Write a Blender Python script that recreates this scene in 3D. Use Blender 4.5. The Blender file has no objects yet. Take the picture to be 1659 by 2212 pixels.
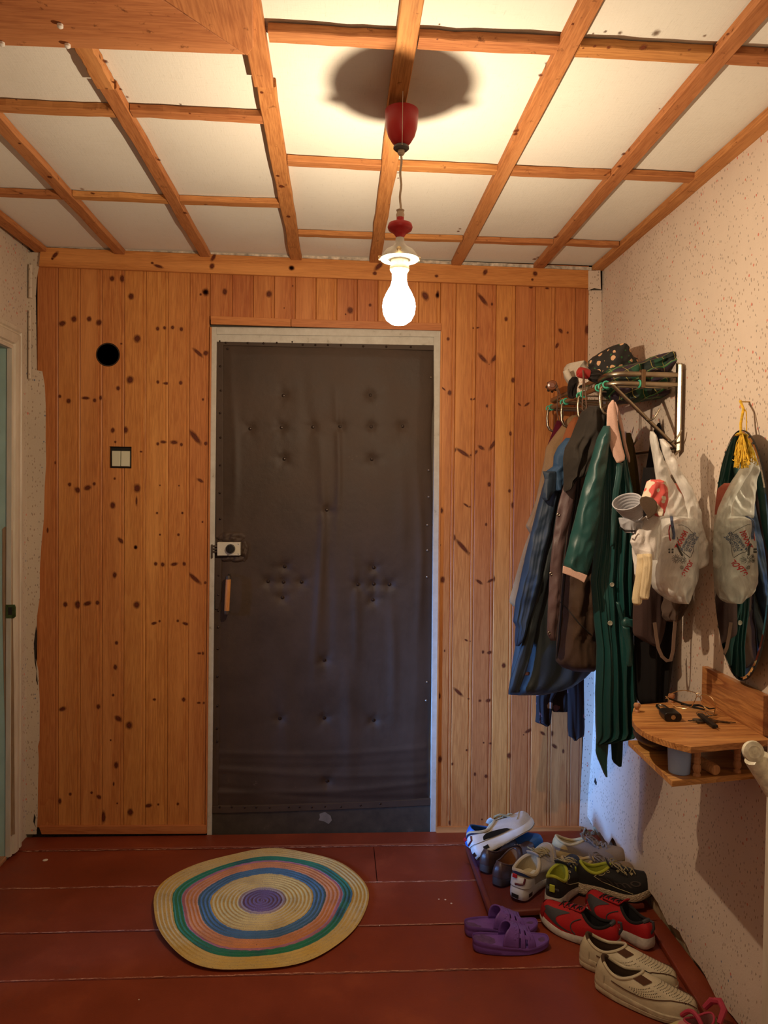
import bpy, bmesh, math, random
from mathutils import Vector, Matrix, noise
from mathutils.bvhtree import BVHTree
S = bpy.context.scene; C = S.collection
PI = math.pi
# ---------------------------------------------------------------- camera
F, CX, CY, CAMH = 1600.0, 829.5, 1106.0, 1.4
yaw, pitch, roll = (math.radians(a) for a in (3.5, -1.18, 0.79))
fwd = Vector((math.sin(yaw)*math.cos(pitch), math.cos(yaw)*math.cos(pitch), math.sin(pitch)))
r0 = Vector((math.cos(yaw), -math.sin(yaw), 0)); u0 = r0.cross(fwd)
rt = r0*math.cos(roll)+u0*math.sin(roll); up = u0*math.cos(roll)-r0*math.sin(roll)
cam = bpy.data.objects.new('camera', bpy.data.cameras.new('camera')); C.objects.link(cam)
cam.matrix_world = Matrix(((rt.x, up.x, -fwd.x, 0), (rt.y, up.y, -fwd.y, 0), (rt.z, up.z, -fwd.z, CAMH), (0, 0, 0, 1)))
cam.data.sensor_fit = 'VERTICAL'; cam.data.sensor_height = 36; cam.data.lens = 36*F/2212
cam.data.clip_start = 0.02
S.camera = cam
S.view_settings.view_transform = 'Standard'; S.view_settings.look = 'None'
S.view_settings.gamma = 1; S.view_settings.use_curve_mapping = False
S.view_settings.exposure = 0.0
# ---------------------------------------------------------------- world and lights
W = bpy.data.worlds.new('world'); S.world = W; W.use_nodes = True
W.node_tree.nodes['Background'].inputs[0].default_value = (0.8, 0.62, 0.45, 1)
W.node_tree.nodes['Background'].inputs[1].default_value = 0.10

def area(name, loc, target, sx, sy, energy, color, spread=PI):
    l = bpy.data.lights.new(name, 'AREA'); l.shape = 'RECTANGLE'; l.size = sx; l.size_y = sy
    l.energy = energy; l.color = color; l.spread = spread
    o = bpy.data.objects.new(name, l); C.objects.link(o); o.location = loc
    o.rotation_euler = (Vector(target)-Vector(loc)).to_track_quat('-Z', 'Y').to_euler()
    return o
# daylight from the window of the room beyond the doorway on the left
area('daylight_side_room', (-2.75, 1.35, 1.15), (1.08, 2.74, 0.48), 0.6, 1.0, 19, (0.16, 0.40, 1.0), math.radians(26))
# unseen warm fill light, added behind the camera to lift coats and floor
area('warm_fill_rear', (0.0, -0.85, 1.75), (0.1, 3.0, 1.0), 1.1, 1.1, 5.5, (1.0, 0.72, 0.48))
BULB = (0.133, 1.87, 1.90)
pl = bpy.data.lights.new('bulb_light', 'POINT'); pl.energy = 29; pl.color = (1.0, 0.775, 0.53); pl.shadow_soft_size = 0.009

# ---------------------------------------------------------------- coordinates
XL, XR, YB, ZC = -1.245, 1.085, 3.05, 2.372
def ray(px, py): return fwd*F + rt*(px-CX) - up*(py-CY)
def P(px, py, x=None, y=None, z=None):
    d = ray(px, py); o = Vector((0, 0, CAMH))
    if x is not None: t = x/d.x
    elif y is not None: t = y/d.y
    else: t = (z-CAMH)/d.z
    return o+d*t
# ---------------------------------------------------------------- object helpers
def tag(o, label=None, cat=None, group=None, kind=None):
    if label: o['label'] = label
    if cat: o['category'] = cat
    if group: o['group'] = group
    if kind: o['kind'] = kind
    return o
def empty(name, loc, label=None, cat=None, group=None, kind=None):
    o = bpy.data.objects.new(name, None); C.objects.link(o); o.location = loc; o.empty_display_size = .05
    return tag(o, label, cat, group, kind)
def parent(o, p):
    o.parent = p
    if p.type == 'EMPTY' and p.parent is None:
        o.matrix_parent_inverse = Matrix.Translation(p.location).inverted()
class MB:
    def __init__(s): s.v = []; s.f = []; s.m = []; s.uv = None
    def add(s, vs, fs, mi=0):
        b = len(s.v); s.v += [tuple(v) for v in vs]; s.f += [tuple(i+b for i in f) for f in fs]; s.m += [mi]*len(fs); return s
    def box(s, a, b, mi=0):
        (x0, y0, z0), (x1, y1, z1) = a, b
        x0, x1 = sorted((x0, x1)); y0, y1 = sorted((y0, y1)); z0, z1 = sorted((z0, z1))
        return s.add([(x0,y0,z0),(x1,y0,z0),(x1,y1,z0),(x0,y1,z0),(x0,y0,z1),(x1,y0,z1),(x1,y1,z1),(x0,y1,z1)],
                     [(0,3,2,1),(4,5,6,7),(0,1,5,4),(1,2,6,5),(2,3,7,6),(3,0,4,7)], mi)
    def loft(s, rings, caps=True, mi=0, closed=True):
        n = len(rings[0]); vs = [v for r in rings for v in r]; fs = []
        for i in range(len(rings)-1):
            for j in range(n if closed else n-1):
                k = (j+1) % n; fs.append((i*n+j, i*n+k, (i+1)*n+k, (i+1)*n+j))
        if caps: fs += [tuple(range(n))[::-1], tuple(range((len(rings)-1)*n, len(rings)*n))]
        return s.add(vs, fs, mi)
    def tube(s, pts, r, n=10, mi=0, caps=True, closed=False):
        pts = [Vector(p) for p in pts]; N = len(pts); rings = []; prev = None
        for i, p in enumerate(pts):
            a = pts[(i-1) % N] if (closed or i > 0) else p; b = pts[(i+1) % N] if (closed or i < N-1) else p
            t = (b-a); t = t.normalized() if t.length > 1e-9 else Vector((0, 0, 1))
            if prev is None:
                q = Vector((0, 0, 1)) if abs(t.z) < .9 else Vector((1, 0, 0)); nrm = t.cross(q).normalized()
            else:
                nrm = prev-t*prev.dot(t); nrm = nrm.normalized() if nrm.length > 1e-6 else t.orthogonal().normalized()
            prev = nrm; bn = t.cross(nrm); rr = r[i] if isinstance(r, (list, tuple)) else r
            rings.append([p+(nrm*math.cos(2*PI*k/n)+bn*math.sin(2*PI*k/n))*rr for k in range(n)])
        if closed: rings.append(rings[0])
        return s.loft(rings, caps and not closed, mi)
    def lathe(s, prof, c=(0, 0, 0), n=32, axis=(0, 0, 1), mi=0, caps=True):
        c = Vector(c); q = Vector((0, 0, 1)).rotation_difference(Vector(axis).normalized())
        rings = [[c+q@Vector((r*math.cos(2*PI*k/n), r*math.sin(2*PI*k/n), z)) for k in range(n)] for r, z in prof]
        return s.loft(rings, caps, mi)
    def prism(s, poly, off, mi=0):
        off = Vector(off); a = [Vector(p) for p in poly]; return s.loft([a, [p+off for p in a]], True, mi)
    def grid(s, fn, nu, nv, mi=0):
        vs = [fn(i/nu, j/nv) for j in range(nv+1) for i in range(nu+1)]
        return s.add(vs, [(j*(nu+1)+i, j*(nu+1)+i+1, (j+1)*(nu+1)+i+1, (j+1)*(nu+1)+i) for j in range(nv) for i in range(nu)], mi)
    def build(s, name, mats, par=None, smooth=True, ang=40, fix=True, bevel=0, solid=0, label=None):
        me = bpy.data.meshes.new(name); me.from_pydata(s.v, [], s.f)
        if not isinstance(mats, (list, tuple)): mats = [mats]
        for m in mats: me.materials.append(m)
        for p, mi in zip(me.polygons, s.m): p.material_index = mi
        if fix:
            bm = bmesh.new(); bm.from_mesh(me); bmesh.ops.recalc_face_normals(bm, faces=bm.faces); bm.to_mesh(me); bm.free()
        if smooth:
            me.shade_smooth(); me.set_sharp_from_angle(angle=math.radians(ang))
        me.update()
        o = bpy.data.objects.new(name, me); C.objects.link(o)
        if bevel:
            m = o.modifiers.new('bevel', 'BEVEL'); m.width = bevel; m.segments = 2; m.limit_method = 'ANGLE'; m.angle_limit = math.radians(40)
        if solid:
            m = o.modifiers.new('solid', 'SOLIDIFY'); m.thickness = solid; m.offset = -1
        if par is not None: parent(o, par)
        if label: o['label'] = label
        return o
def boolean(o, cutter):
    m = o.modifiers.new('b', 'BOOLEAN'); m.operation = 'DIFFERENCE'; m.object = cutter; m.solver = 'EXACT'
    dg = bpy.context.evaluated_depsgraph_get(); me = bpy.data.meshes.new_from_object(o.evaluated_get(dg))
    o.modifiers.clear(); old = o.data; o.data = me; bpy.data.meshes.remove(old)
def N(p, s=1.0, seed=0): return noise.noise(Vector((p[0]*s+seed*13.7, p[1]*s-seed*7.1, p[2]*s+seed*3.3)))
def lerp(a, b, t): return a+(b-a)*t
def interp(tab, t):
    if t <= tab[0][0]: return tab[0][1:]
    for a, b in zip(tab, tab[1:]):
        if t <= b[0]:
            k = (t-a[0])/(b[0]-a[0]); return tuple(lerp(p, q, k) for p, q in zip(a[1:], b[1:]))
    return tab[-1][1:]
# ---------------------------------------------------------------- materials
class NT:
    def __init__(s, name):
        s.m = bpy.data.materials.new(name); s.m.use_nodes = True; s.t = s.m.node_tree; s.n = s.t.nodes
        s.b = s.n['Principled BSDF']; s.out = s.n['Material Output']
    def new(s, ty, ins=None, **kw):
        n = s.n.new(ty)
        for k, v in kw.items(): setattr(n, k, v)
        for k, v in (ins or {}).items(): s.set(n.inputs[k], v)
        return n
    def set(s, inp, v):
        if isinstance(v, bpy.types.NodeSocket): s.t.links.new(v, inp)
        elif hasattr(inp.default_value, '__len__') and isinstance(v, (tuple, list)):
            inp.default_value = tuple(v)+(1,) if len(inp.default_value) == 4 and len(v) == 3 else v
        else: inp.default_value = v
    def coord(s, scale=(1, 1, 1), kind='Object', rot=(0, 0, 0)):
        tc = s.new('ShaderNodeTexCoord'); return s.new('ShaderNodeMapping', {'Vector': tc.outputs[kind], 'Scale': scale, 'Rotation': rot}).outputs[0]
    def noise(s, vec, scale, detail=3, rough=.55, dist=0): return s.new('ShaderNodeTexNoise', {'Vector': vec, 'Scale': scale, 'Detail': detail, 'Roughness': rough, 'Distortion': dist}).outputs[0]
    def ramp(s, fac, stops):
        r = s.new('ShaderNodeValToRGB', {'Fac': fac}); e = r.color_ramp.elements
        while len(e) < len(stops): e.new(.5)
        for el, (p, c) in zip(e, stops): el.position = p; el.color = tuple(c)+(1,) if len(c) == 3 else c
        return r.outputs[0]
    def mix(s, fac, a, b, mode='MIX'):
        n = s.new('ShaderNodeMix', data_type='RGBA', blend_type=mode); s.set(n.inputs[0], fac); s.set(n.inputs[6], a); s.set(n.inputs[7], b); return n.outputs[2]
    def math(s, op, a, b=0.0, c=0.0): 
        n = s.new('ShaderNodeMath', operation=op); s.set(n.inputs[0], a); s.set(n.inputs[1], b); s.set(n.inputs[2], c); return n.outputs[0]
    def bump(s, h, strength=.3, dist=.01): s.set(s.b.inputs['Normal'], s.new('ShaderNodeBump', {'Height': h, 'Strength': strength, 'Distance': dist}).outputs[0])
    def fin(s, col=None, rough=None, metal=None, spec=None, **kw):
        for k, v in (('Base Color', col), ('Roughness', rough), ('Metallic', metal), ('Specular IOR Level', spec)):
            if v is not None: s.set(s.b.inputs[k], v)
        for k, v in kw.items(): s.set(s.b.inputs[k.replace('_', ' ')], v)
        return s.m
def dk(c, k): return tuple(min(1, x*k) for x in c)
def mat(name, col, rough=.6, metal=0, var=.18, vs=12, bump=.25, bs=150, bd=.002, spec=.4, scale=(1, 1, 1), **kw):
    t = NT(name); v = t.coord(scale); n = t.noise(v, vs, 4)
    c = t.ramp(n, [(.3, dk(col, 1-var)), (.7, dk(col, 1+var))]); 
    if bump: t.bump(t.noise(v, bs, 2), bump, bd)
    return t.fin(c, rough, metal, spec, **kw)
def cloth(name, col, ws=450, var=.2, rough=.9, spec=.2, sheen=.04, **kw):
    t = NT(name); v = t.coord(); n = t.noise(v, 9, 5)
    c = t.ramp(n, [(.3, dk(col, 1-var)), (.72, dk(col, 1+var))])
    f = t.noise(v, ws, 2); c = t.mix(.25, c, t.ramp(f, [(.3, dk(col, .6)), (.7, dk(col, 1.4))]))
    t.bump(f, .3, .0012)
    return t.fin(c, rough, None, spec, Sheen_Weight=sheen, **kw)
def wood(name, col, dark, axis='z', gs=60, rough=.42, ring=.5, spec=.4, wear=0):
    t = NT(name); st = {'x': (.06, 1, 1), 'y': (1, .06, 1), 'z': (1, 1, .06)}[axis]
    oi = t.new('ShaderNodeObjectInfo'); rnd = oi.outputs['Random']
    tc = t.new('ShaderNodeTexCoord'); off = t.new('ShaderNodeVectorMath', operation='ADD'); t.set(off.inputs[0], tc.outputs['Object'])
    cmb = t.new('ShaderNodeCombineXYZ'); t.set(cmb.inputs[0], t.math('MULTIPLY', rnd, 7.3)); t.set(cmb.inputs[1], t.math('MULTIPLY', rnd, 3.1)); t.set(cmb.inputs[2], t.math('MULTIPLY', rnd, 11.7))
    t.set(off.inputs[1], cmb.outputs[0])
    v = t.new('ShaderNodeMapping', {'Vector': off.outputs[0], 'Scale': st}).outputs[0]
    big = t.noise(v, 5, 3, .5); fine = t.noise(v, gs*4, 4, .6)
    rings = t.math('FRACT', t.math('MULTIPLY', t.noise(v, 9, 2, .45, .6), 16))
    rr = t.ramp(rings, [(0, (.0,)*3), (.75, (.55,)*3), (.93, (1,)*3), (1, (0,)*3)])
    c = t.mix(t.math('MULTIPLY', rr, ring), col, dk(dark, 1.35))
    c = t.mix(t.ramp(fine, [(.36, (.62,)*3), (.60, (0,)*3)]), c, dark)
    c = t.mix(t.math('MULTIPLY', t.math('SUBTRACT', big, .3), .8), c, dk(col, .72))
    pale = t.noise(v, 14, 2, .5); c = t.mix(t.ramp(pale, [(.50, (0,)*3), (.68, (.5,)*3)]), c, (min(1, col[0]*1.22), col[1]*1.35, col[2]*1.5))
    hv = t.new('ShaderNodeHueSaturation', {'Color': c, 'Hue': t.math('ADD', .492, t.math('MULTIPLY', rnd, .014)), 'Value': t.math('ADD', .90, t.math('MULTIPLY', rnd, .30))}).outputs[0]
    if wear:
        w = t.noise(t.coord(), 35, 6, .7); hv = t.mix(t.ramp(w, [(.62, (0,)*3), (.7, (wear,)*3)]), hv, dk(dark, .5))
    t.bump(fine, .12, .001)
    return t.fin(hv, rough, None, spec)
PINE = wood('knotty_pine_varnish', (.56, .225, .062), (.30, .085, .020), 'z', ring=.6)
PINEX = wood('pine_trim_varnish', (.54, .21, .062), (.30, .085, .022), 'x', ring=.55)
BATX = wood('rough_batten_cross', (.52, .225, .075), (.24, .075, .022), 'x', rough=.7, ring=.35, spec=.2, wear=.8)
BATY = wood('rough_batten_long', (.52, .225, .075), (.24, .075, .022), 'y', rough=.7, ring=.35, spec=.2, wear=.8)
def decal(name, col, rough=.5):
    t = NT(name); a = t.new('ShaderNodeAttribute', attribute_name='fade'); v = t.coord((1, 1, 1))
    n = t.noise(v, 260, 3)
    c = t.ramp(n, [(.3, dk(col, .6)), (.7, dk(col, 1.5))])
    t.fin(c, rough, None, .3, Alpha=t.math('POWER', a.outputs['Fac'], .8)); return t.m
KNOT = decal('pine_knot', (.11, .022, .007))
def fade_attr(o, start, vals):
    a = o.data.attributes.new('fade', 'FLOAT', 'POINT'); arr = [1.0]*len(o.data.vertices)
    for i, x in enumerate(vals): arr[start+i] = x
    a.data.foreach_set('value', arr)
# ================================================================ floor
t = NT('red_floor_paint'); v = t.coord(); oi = t.new('ShaderNodeObjectInfo').outputs['Random']
n1 = t.noise(v, 3, 5, .6); n2 = t.noise(t.coord((1, 6, 1)), 60, 5, .75); n3 = t.noise(v, 260, 2)
c = t.ramp(n1, [(.3, (.155, .024, .008)), (.55, (.205, .033, .010)), (.75, (.29, .058, .017))])
c = t.mix(t.ramp(n2, [(.62, (0,)*3), (.72, (.42,)*3)]), c, (.40, .17, .10))
c = t.mix(t.ramp(t.noise(v, 7, 6, .7), [(.60, (0,)*3), (.72, (.3,)*3)]), c, (.10, .035, .02))
t.bump(t.math('ADD', n3, t.math('MULTIPLY', n1, 3)), .18, .002)
RED = t.fin(c, t.ramp(n1, [(.3, (.42,)*3), (.7, (.6,)*3)]), None, .45)
DUST = mat('grey_dust_in_seam', (.30, .17, .13), .95, var=.5, vs=90)
fl = empty('floor', (0, 1.0, 0), kind='structure')
ys = [2.995, 2.935, 2.655, 2.385, 2.150, 1.905, 1.66, 1.42, 1.16, .9, .6, .3, 0, -.35, -.7, -1.1]
for i in range(len(ys)-1):
    a, b = ys[i], ys[i+1]; g = .0012
    z = .006 if i == 0 else 0
    xs = [(XL-.02, .155), (.158, XR+.02)] if i == 1 else [(XL-.02, XR+.02)]
    for (x0, x1) in xs:
        sl = -.018*0
        m = MB(); zz = z+random.Random(i).uniform(-.0012, .0012)
        pr = [(b+g, -.03), (b+g, zz-.0025), (b+g+.003, zz), (a-g-.003, zz), (a-g, zz-.0025), (a-g, -.03)]
        m.loft([[(x0, y, zq) for y, zq in pr], [(x1, y, zq) for y, zq in pr]])
        m.build('plank', RED, fl, smooth=False)
MB().box((XL-.02, -1.1, -.05), (XR+.02, 3.2, -.031)).build('subfloor', DUST, fl, smooth=False)
# dust and worn paint lying in the seams
t = NT('pale_seam_wear'); nz = t.noise(t.coord((1, 4, 1)), 40, 6, .8)
t.fin((.55, .27, .18), .9, Alpha=t.ramp(nz, [(.46, (0,)*3), (.56, (.85,)*3)])); WEAR = t.m
for y, w in ((2.655, .009), (2.385, .005), (2.150, .005), (2.935, .012)):
    m = MB(); m.grid(lambda u, v_: (lerp(XL+.03, XR-.1, u), y+(v_-.5)*w+N((u*9, y, 0), 1.5)*.004, .0022), 60, 1)
    m.build('worn_seam', WEAR, fl, smooth=False)
# ================================================================ ceiling
t = NT('embossed_hardboard_white'); v = t.coord(); 
a = t.noise(t.coord((1, 10, 1)), 28, 4, .75); b = t.noise(t.coord((10, 1, 1)), 28, 4, .75)
c = t.mix(t.ramp(t.math('MAXIMUM', a, b), [(.60, (0,)*3), (.74, (.55,)*3)]), (.80, .775, .69), (.56, .53, .45))
c = t.mix(t.ramp(t.noise(v, 3.5, 5, .6), [(.5, (0,)*3), (.85, (.5,)*3)]), c, (.66, .62, .52))
t.bump(t.math('ADD', a, b), .35, .0015)
BOARD = t.fin(c, .85, None, .2)
ce = empty('ceiling', (0, 1.0, ZC), kind='structure')
MB().box((XL-.05, -1.1, ZC+.05), (XR+.05, YB+.15, ZC+.07)).build('ceiling_deck', DUST, ce, smooth=False)
# long battens: (x at far end, x at near end, far y, near y, width)
LB = [(-1.195, -1.215, 2.02, .05), (-.885, -.895, 1.68, .040), (-.548, -.556, 1.60, .040), (-.185, -.178, -1.1, .045),
      (.135, .128, -1.1, .044), (.468, .480, -1.1, .044), (.812, .800, -1.1, .044), (1.062, 1.066, -1.1, .046)]
rnd = random.Random(4)
BT = .020
def batten(p0, p1, w, z0, th, m_, name='batten', seed=0, n=14, wob=.0022):
    p0, p1 = Vector(p0), Vector(p1); d = (p1-p0).normalized(); s = Vector((-d.y, d.x, 0))
    rings = []
    for i in range(n+1):
        q = p0.lerp(p1, i/n); e1 = w/2+noise.noise(Vector((i*.9, seed*5.1, 0)))*wob*1.6; e2 = w/2+noise.noise(Vector((i*.9, seed*5.1, 9)))*wob*1.6
        q = q+s*noise.noise(Vector((i*.35, seed, 3)))*wob*2
        rings.append([q+s*e1+Vector((0, 0, z0)), q+s*e1+Vector((0, 0, z0-th+.002)), q+s*(e1-.002)+Vector((0, 0, z0-th)), q-s*(e2-.002)+Vector((0, 0, z0-th)), q-s*e2+Vector((0, 0, z0-th+.002)), q-s*e2+Vector((0, 0, z0))])
    return MB().loft(rings).build(name, m_, ce, smooth=False)
for i, (xf, xn, yn, w) in enumerate(LB):
    yf = YB-.005
    if i in (2, 3, 4):   # joined from two lengths
        yj = {2: 1.84, 3: 1.76, 4: 1.86}[i]
        if i == 2: yj = 1.80
        xj = lerp(xf, xn, (yf-yj)/(yf-max(yn, 0)))
        batten((xf, yf, 0), (xj, yj+.002, 0), w, ZC, BT, BATY, seed=i)
        batten((xj-.004, yj-.002, 0), (lerp(xf, xn, (yf-yn)/(yf-max(yn, 0))) if i == 2 else xn, yn, 0), w, ZC, BT+.004, BATY, seed=i+20)
    else: batten((xf, yf, 0), (xn, yn, 0), w, ZC, BT, BATY, seed=i)
def xat(i, y): xf, xn, yn, w = LB[i]; return lerp(xf, xn, (YB-y)/(YB-max(yn, 0)))
YC = {}
rowsL = [2.485, 1.925]; rowsR = [2.76, 2.17, 1.575, .95, .3, -.4]
k = 50
for i in range(0, 7):
    for y in (rowsL if i < 3 else rowsR):
        if i < 3 and y < LB[i+1 if i+1 < 3 else 2][2] : continue
        if i == 0 and y == 1.925: x0 = XL+.01
        else: x0 = xat(i, y)+LB[i][3]/2+.001
        dy = {2.485: (.0, .0), 1.925: (-.004, .004)}.get(y, (-.006, .006))
        x1 = xat(i+1, y)-LB[i+1][3]/2-.001
        k += 1; batten((x0, y+rnd.uniform(-.006, .004), 0), (x1, y+rnd.uniform(-.004, .006), 0), .030 if y > 2.6 else (.036 if y > 1.6 else .042), ZC, BT-.003, BATX, seed=k, n=8)
# panels between the battens, each slightly sagging
def panel(x0, x1, y0, y1, seed):
    m = MB(); sg = random.Random(seed).uniform(.0, .006)
    m.grid(lambda u, w: (lerp(x0, x1, u), lerp(y0, y1, w), ZC+.003-sg*math.sin(PI*u)*math.sin(PI*w)+.002*N((u*2, w*2, seed), 1)), 8, 8)
    m.build('panel', BOARD, ce, solid=.0)
cols = [(xat(i, 2.5)-.0, xat(i+1, 2.5)) for i in range(7)]
edgesL = [YB-.002, 2.485, 1.925, 1.2, .6, 0, -.6, -1.1]; edgesR = [YB-.002, 2.76, 2.17, 1.575, .95, .3, -.4, -1.1]
sd = 0
for i in range(7):
    ed = edgesL if i < 3 else edgesR
    for a, b in zip(ed, ed[1:]):
        sd += 1; xa = cols[i][0]-(.04 if i == 0 else 0); xb = cols[i][1]+(.03 if i == 6 else 0)
        panel(xa, xb, b, a, sd)
# wide boards of the frame near the camera, upper left
def slab(pts, z, th, m_, name, par=ce, bevel=.002, **kw): return MB().prism([(p.x, p.y, z) for p in pts], (0, 0, th)).build(name, m_, par, smooth=False, bevel=bevel, **kw)
zb = ZC-.045
A = [P(-40, 97, z=zb), P(532, 119, z=zb), P(352, 0, z=zb), P(300, -60, z=zb), P(-40, -60, z=zb)]
slab(A, zb, .040, BATX, 'wide_board')
B = [P(534, 119, z=zb), P(548, 100, z=zb), P(546, 0, z=zb), P(535, -60, z=zb), P(306, -60, z=zb), P(358, 0, z=zb)]
slab(B, zb-.002, .040, BATY, 'wide_board')
NAILW = mat('white_plastic_clip', (.75, .72, .65), .5)
for px, py in ((130, 52), (146, 95), (4, 91)):
    c_ = P(px, py, z=zb-.001); MB().lathe([(0, 0), (.006, .001), (.006, .006), (.002, .009), (0, .009)], c_, 12, (0, 0, -1)).build('cable_clip', NAILW, ce)
# smudges on the battens (resin stains)
# ================================================================ back wall planks
tr = {}
def fp(o): return o
Z3 = (3.1604, 0, 500); Z4 = (2.7646, 0, 1150); ZD = (2.9625, 440, 560); ZR = (4.608, 930, 560); ZM = (4.608, 930, 1040); ZL = (3.53, 930, 1440)
KN = []
def ks(z, lst):
    for q in lst:
        x, y, rx = q[:3]; ry = q[3] if len(q) > 3 else rx*1.15; an = q[4] if len(q) > 4 else 0
        KN.append((z[1]+x/z[0], z[2]+y/z[0], rx/z[0], ry/z[0], an))
ks(Z3, [(765,322,12),(835,322,13,18),(895,443,14,17),(425,628,18,13,-20),(505,598,14),(608,597,12),(676,622,14,16,30),(937,732,17,20),(888,1013,18,20),(806,1070,10),(468,1157,11),(585,1137,20,8),(646,1153,9),(688,1135,8,12),(408,1125,8),(1078,1028,8),(1138,1037,20,7),(1234,1033,9),(1076,664,9),(1124,658,8),(1178,655,9),(1238,667,9),(1405,415,17),(1370,430,6),(1352,828,32,9,40),(1405,830,14,12,-40),(770,1357,10,14),(855,1355,14,18),(787,1437,6),(1077,1450,8),(1115,1437,16,8),(1188,1440,19,10),(1238,1455,8),(1332,1404,48,13,50),(1405,1447,9),(1386,1147,6),(1368,1700,18,8,30),(475,1727,9),(533,1765,18,14,30),(598,1750,18,13,-20),(643,1723,8),(937,1753,17,22),(932,1840,5,24),(770,1870,13,18),(783,1687,6),(1092,1733,4),(1222,1735,4),(1072,1922,6),(1245,1922,6),(1092,2070,5),(1218,2070,7),(1382,1983,5),(825,2110,20,10,45),(926,2157,8),(963,1503,7,5),(325,2040,5,14),(378,1578,4,9),(828,766,6,5)])
ks(Z4, [(810,89,8),(685,255,9,14),(930,188,8),(972,192,9),(1040,190,16,8,-15),(1100,188,8),(1162,275,38,9,42),(1226,300,6),(390,430,10,12),(467,432,16),(522,425,18,10,-20),(582,420,9),(816,433,14,16),(920,543,13,7,-15),(953,530,5),(1062,528,6),(1108,545,15,7,15),(1190,722,9,5),(1212,722,5,8),(696,660,8),(689,805,8,13),(676,972,6),(922,998,8,6),(1097,998,9),(1187,1018,9,5),(1217,1018,5),(372,1055,16,10,-20),(587,1040,9,11),(707,1112,18,12,35),(771,1152,14,18),(661,1241,4),(694,1390,10,16),(679,1502,4,10),(420,1563,7),(357,1605,8,14),(547,1555,6),(592,1580,13,9,30),(700,1618,4),(778,1671,13,16),(618,1700,10,28),(887,1632,17,9,-10),(945,1625,5),(1062,1622,6)])
ks(ZD, [(135,208,11,15),(418,222,14),(12,210,14,12),(938,327,14,16),(908,352,4),(1418,235,24,15,60),(1498,225,8,18),(1065,293,7),(570,170,3,5),(515,312,3)])
ks(ZR, [(175,793,12,14),(460,683,20,7,-10),(425,685,6),(518,400,56,16,50),(612,447,9,12),(752,595,13,18),(930,865,12,8),(1295,712,22,14,50),(1365,730,8),(1258,860,24,12,-60),(1560,700,18,38),(518,985,46,15,45),(642,980,46,15,-50),(583,1045,4),(190,1328,16,20),(130,1290,20,6,40),(822,1203,16,22),(562,1460,9,14),(405,1393,8),(445,1385,22,7,-30),(960,1445,26,9,-35),(885,1445,16,7,40),(795,1735,10,18),(242,1900,10,16),(322,1925,62,14,32),(400,1950,7),(445,1925,24,12,-50),(505,1875,28,13,30),(625,1840,52,14,-55),(1160,290,16,8),(1000,280,16,9),(360,140,1),(66,360,14,20)])
ks(ZM, [(583,30,13,18),(785,93,10,14),(107,290,16,22),(355,237,26,8,35),(392,252,6),(825,235,18,28),(553,428,9,13),(95,633,7),(232,558,15,26),(318,650,74,16,48),(390,712,4),(430,700,12,10),(120,978,18,26),(485,1000,30,12,35),(600,985,30,10,-30),(630,970,10,26),(355,1580,16,7,30),(395,1590,4),(140,1685,6,10),(522,1698,10,14),(585,1702,20,12,-20),(728,1832,16,20)])
ks(ZL, [(65,225,10,20),(212,195,36,10,42),(288,245,5),(376,260,9,8),(440,258,16,10,-15),(745,490,22,9,-30),(710,520,4),(855,508,18,9,35),(922,510,12,18),(945,607,20,10,40),(1012,645,7,14),(72,707,12,20),(598,678,13,18),(405,580,5),(275,637,6),(460,585,12,6),(165,742,7,9),(423,836,10),(338,820,7,12),(148,1190,10,14),(1155,897,6),(392,1165,5),(1197,540,8,12)])
TOPK = [(562/2.9625+440, 55/2.9625+560, 4.6, 3.6, 0), (1120/2.9625+440, 45/2.9625+560, 9, 4, -45), (1095/2.9625+440, 90/2.9625+560, 3.5, 3, 0), (1490/2.9625+440, 107/2.9625+560, 3, 2.5, 0),
        (458, 575, 4, 5, 20), (461, 556, 7, 3, -60), (119, 551, 7, 3, -50), (113, 559, 2, 2, 0), (329, 568, 2.5, 2, 0), (342, 575, 8, 2.5, 15), (630, 579, 4, 4, 0), (1048, 588, 3.5, 5, 30), (1156, 591, 4, 4, 0), (1150, 604, 2.2, 2.2, 0)]
def knots_into(m, y, lst):
    """soft-edged knot discs just proud of a plank face"""
    vals = []; start = len(m.v)
    for kx, ky, rx, ry, an in lst:
        n = 14; vs = []; fs = []; c_ = P(kx, ky, y=y)
        a = math.radians(an); rr = ((.5, .92), (.85, .75), (1.15, .28), (1.7, 0))
        vs.append((c_.x, y, c_.z)); vals.append(1.0)
        for f_, fade in rr:
            for j in range(n):
                th = 2*PI*j/n; w_ = 1+.16*noise.noise(Vector((kx+j*1.3, ky, f_)))
                ex = rx*f_*math.cos(th)*w_; ey = ry*f_*math.sin(th)*w_
                dx = ex*math.cos(a)-ey*math.sin(a); dy = ex*math.sin(a)+ey*math.cos(a)
                vs.append((c_.x+dx*y/F, y, c_.z-dy*y/F)); vals.append(fade)
        for j in range(n): fs.append((0, 1+j, 1+(j+1) % n))
        for r_ in range(len(rr)-1):
            for j in range(n): fs.append((1+r_*n+j, 1+(r_+1)*n+j, 1+(r_+1)*n+(j+1) % n, 1+r_*n+(j+1) % n))
        m.add(vs, fs, 1)
    return start, vals
wb = empty('wall_back', (0, YB, 0), kind='structure')
PT = .014
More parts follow.
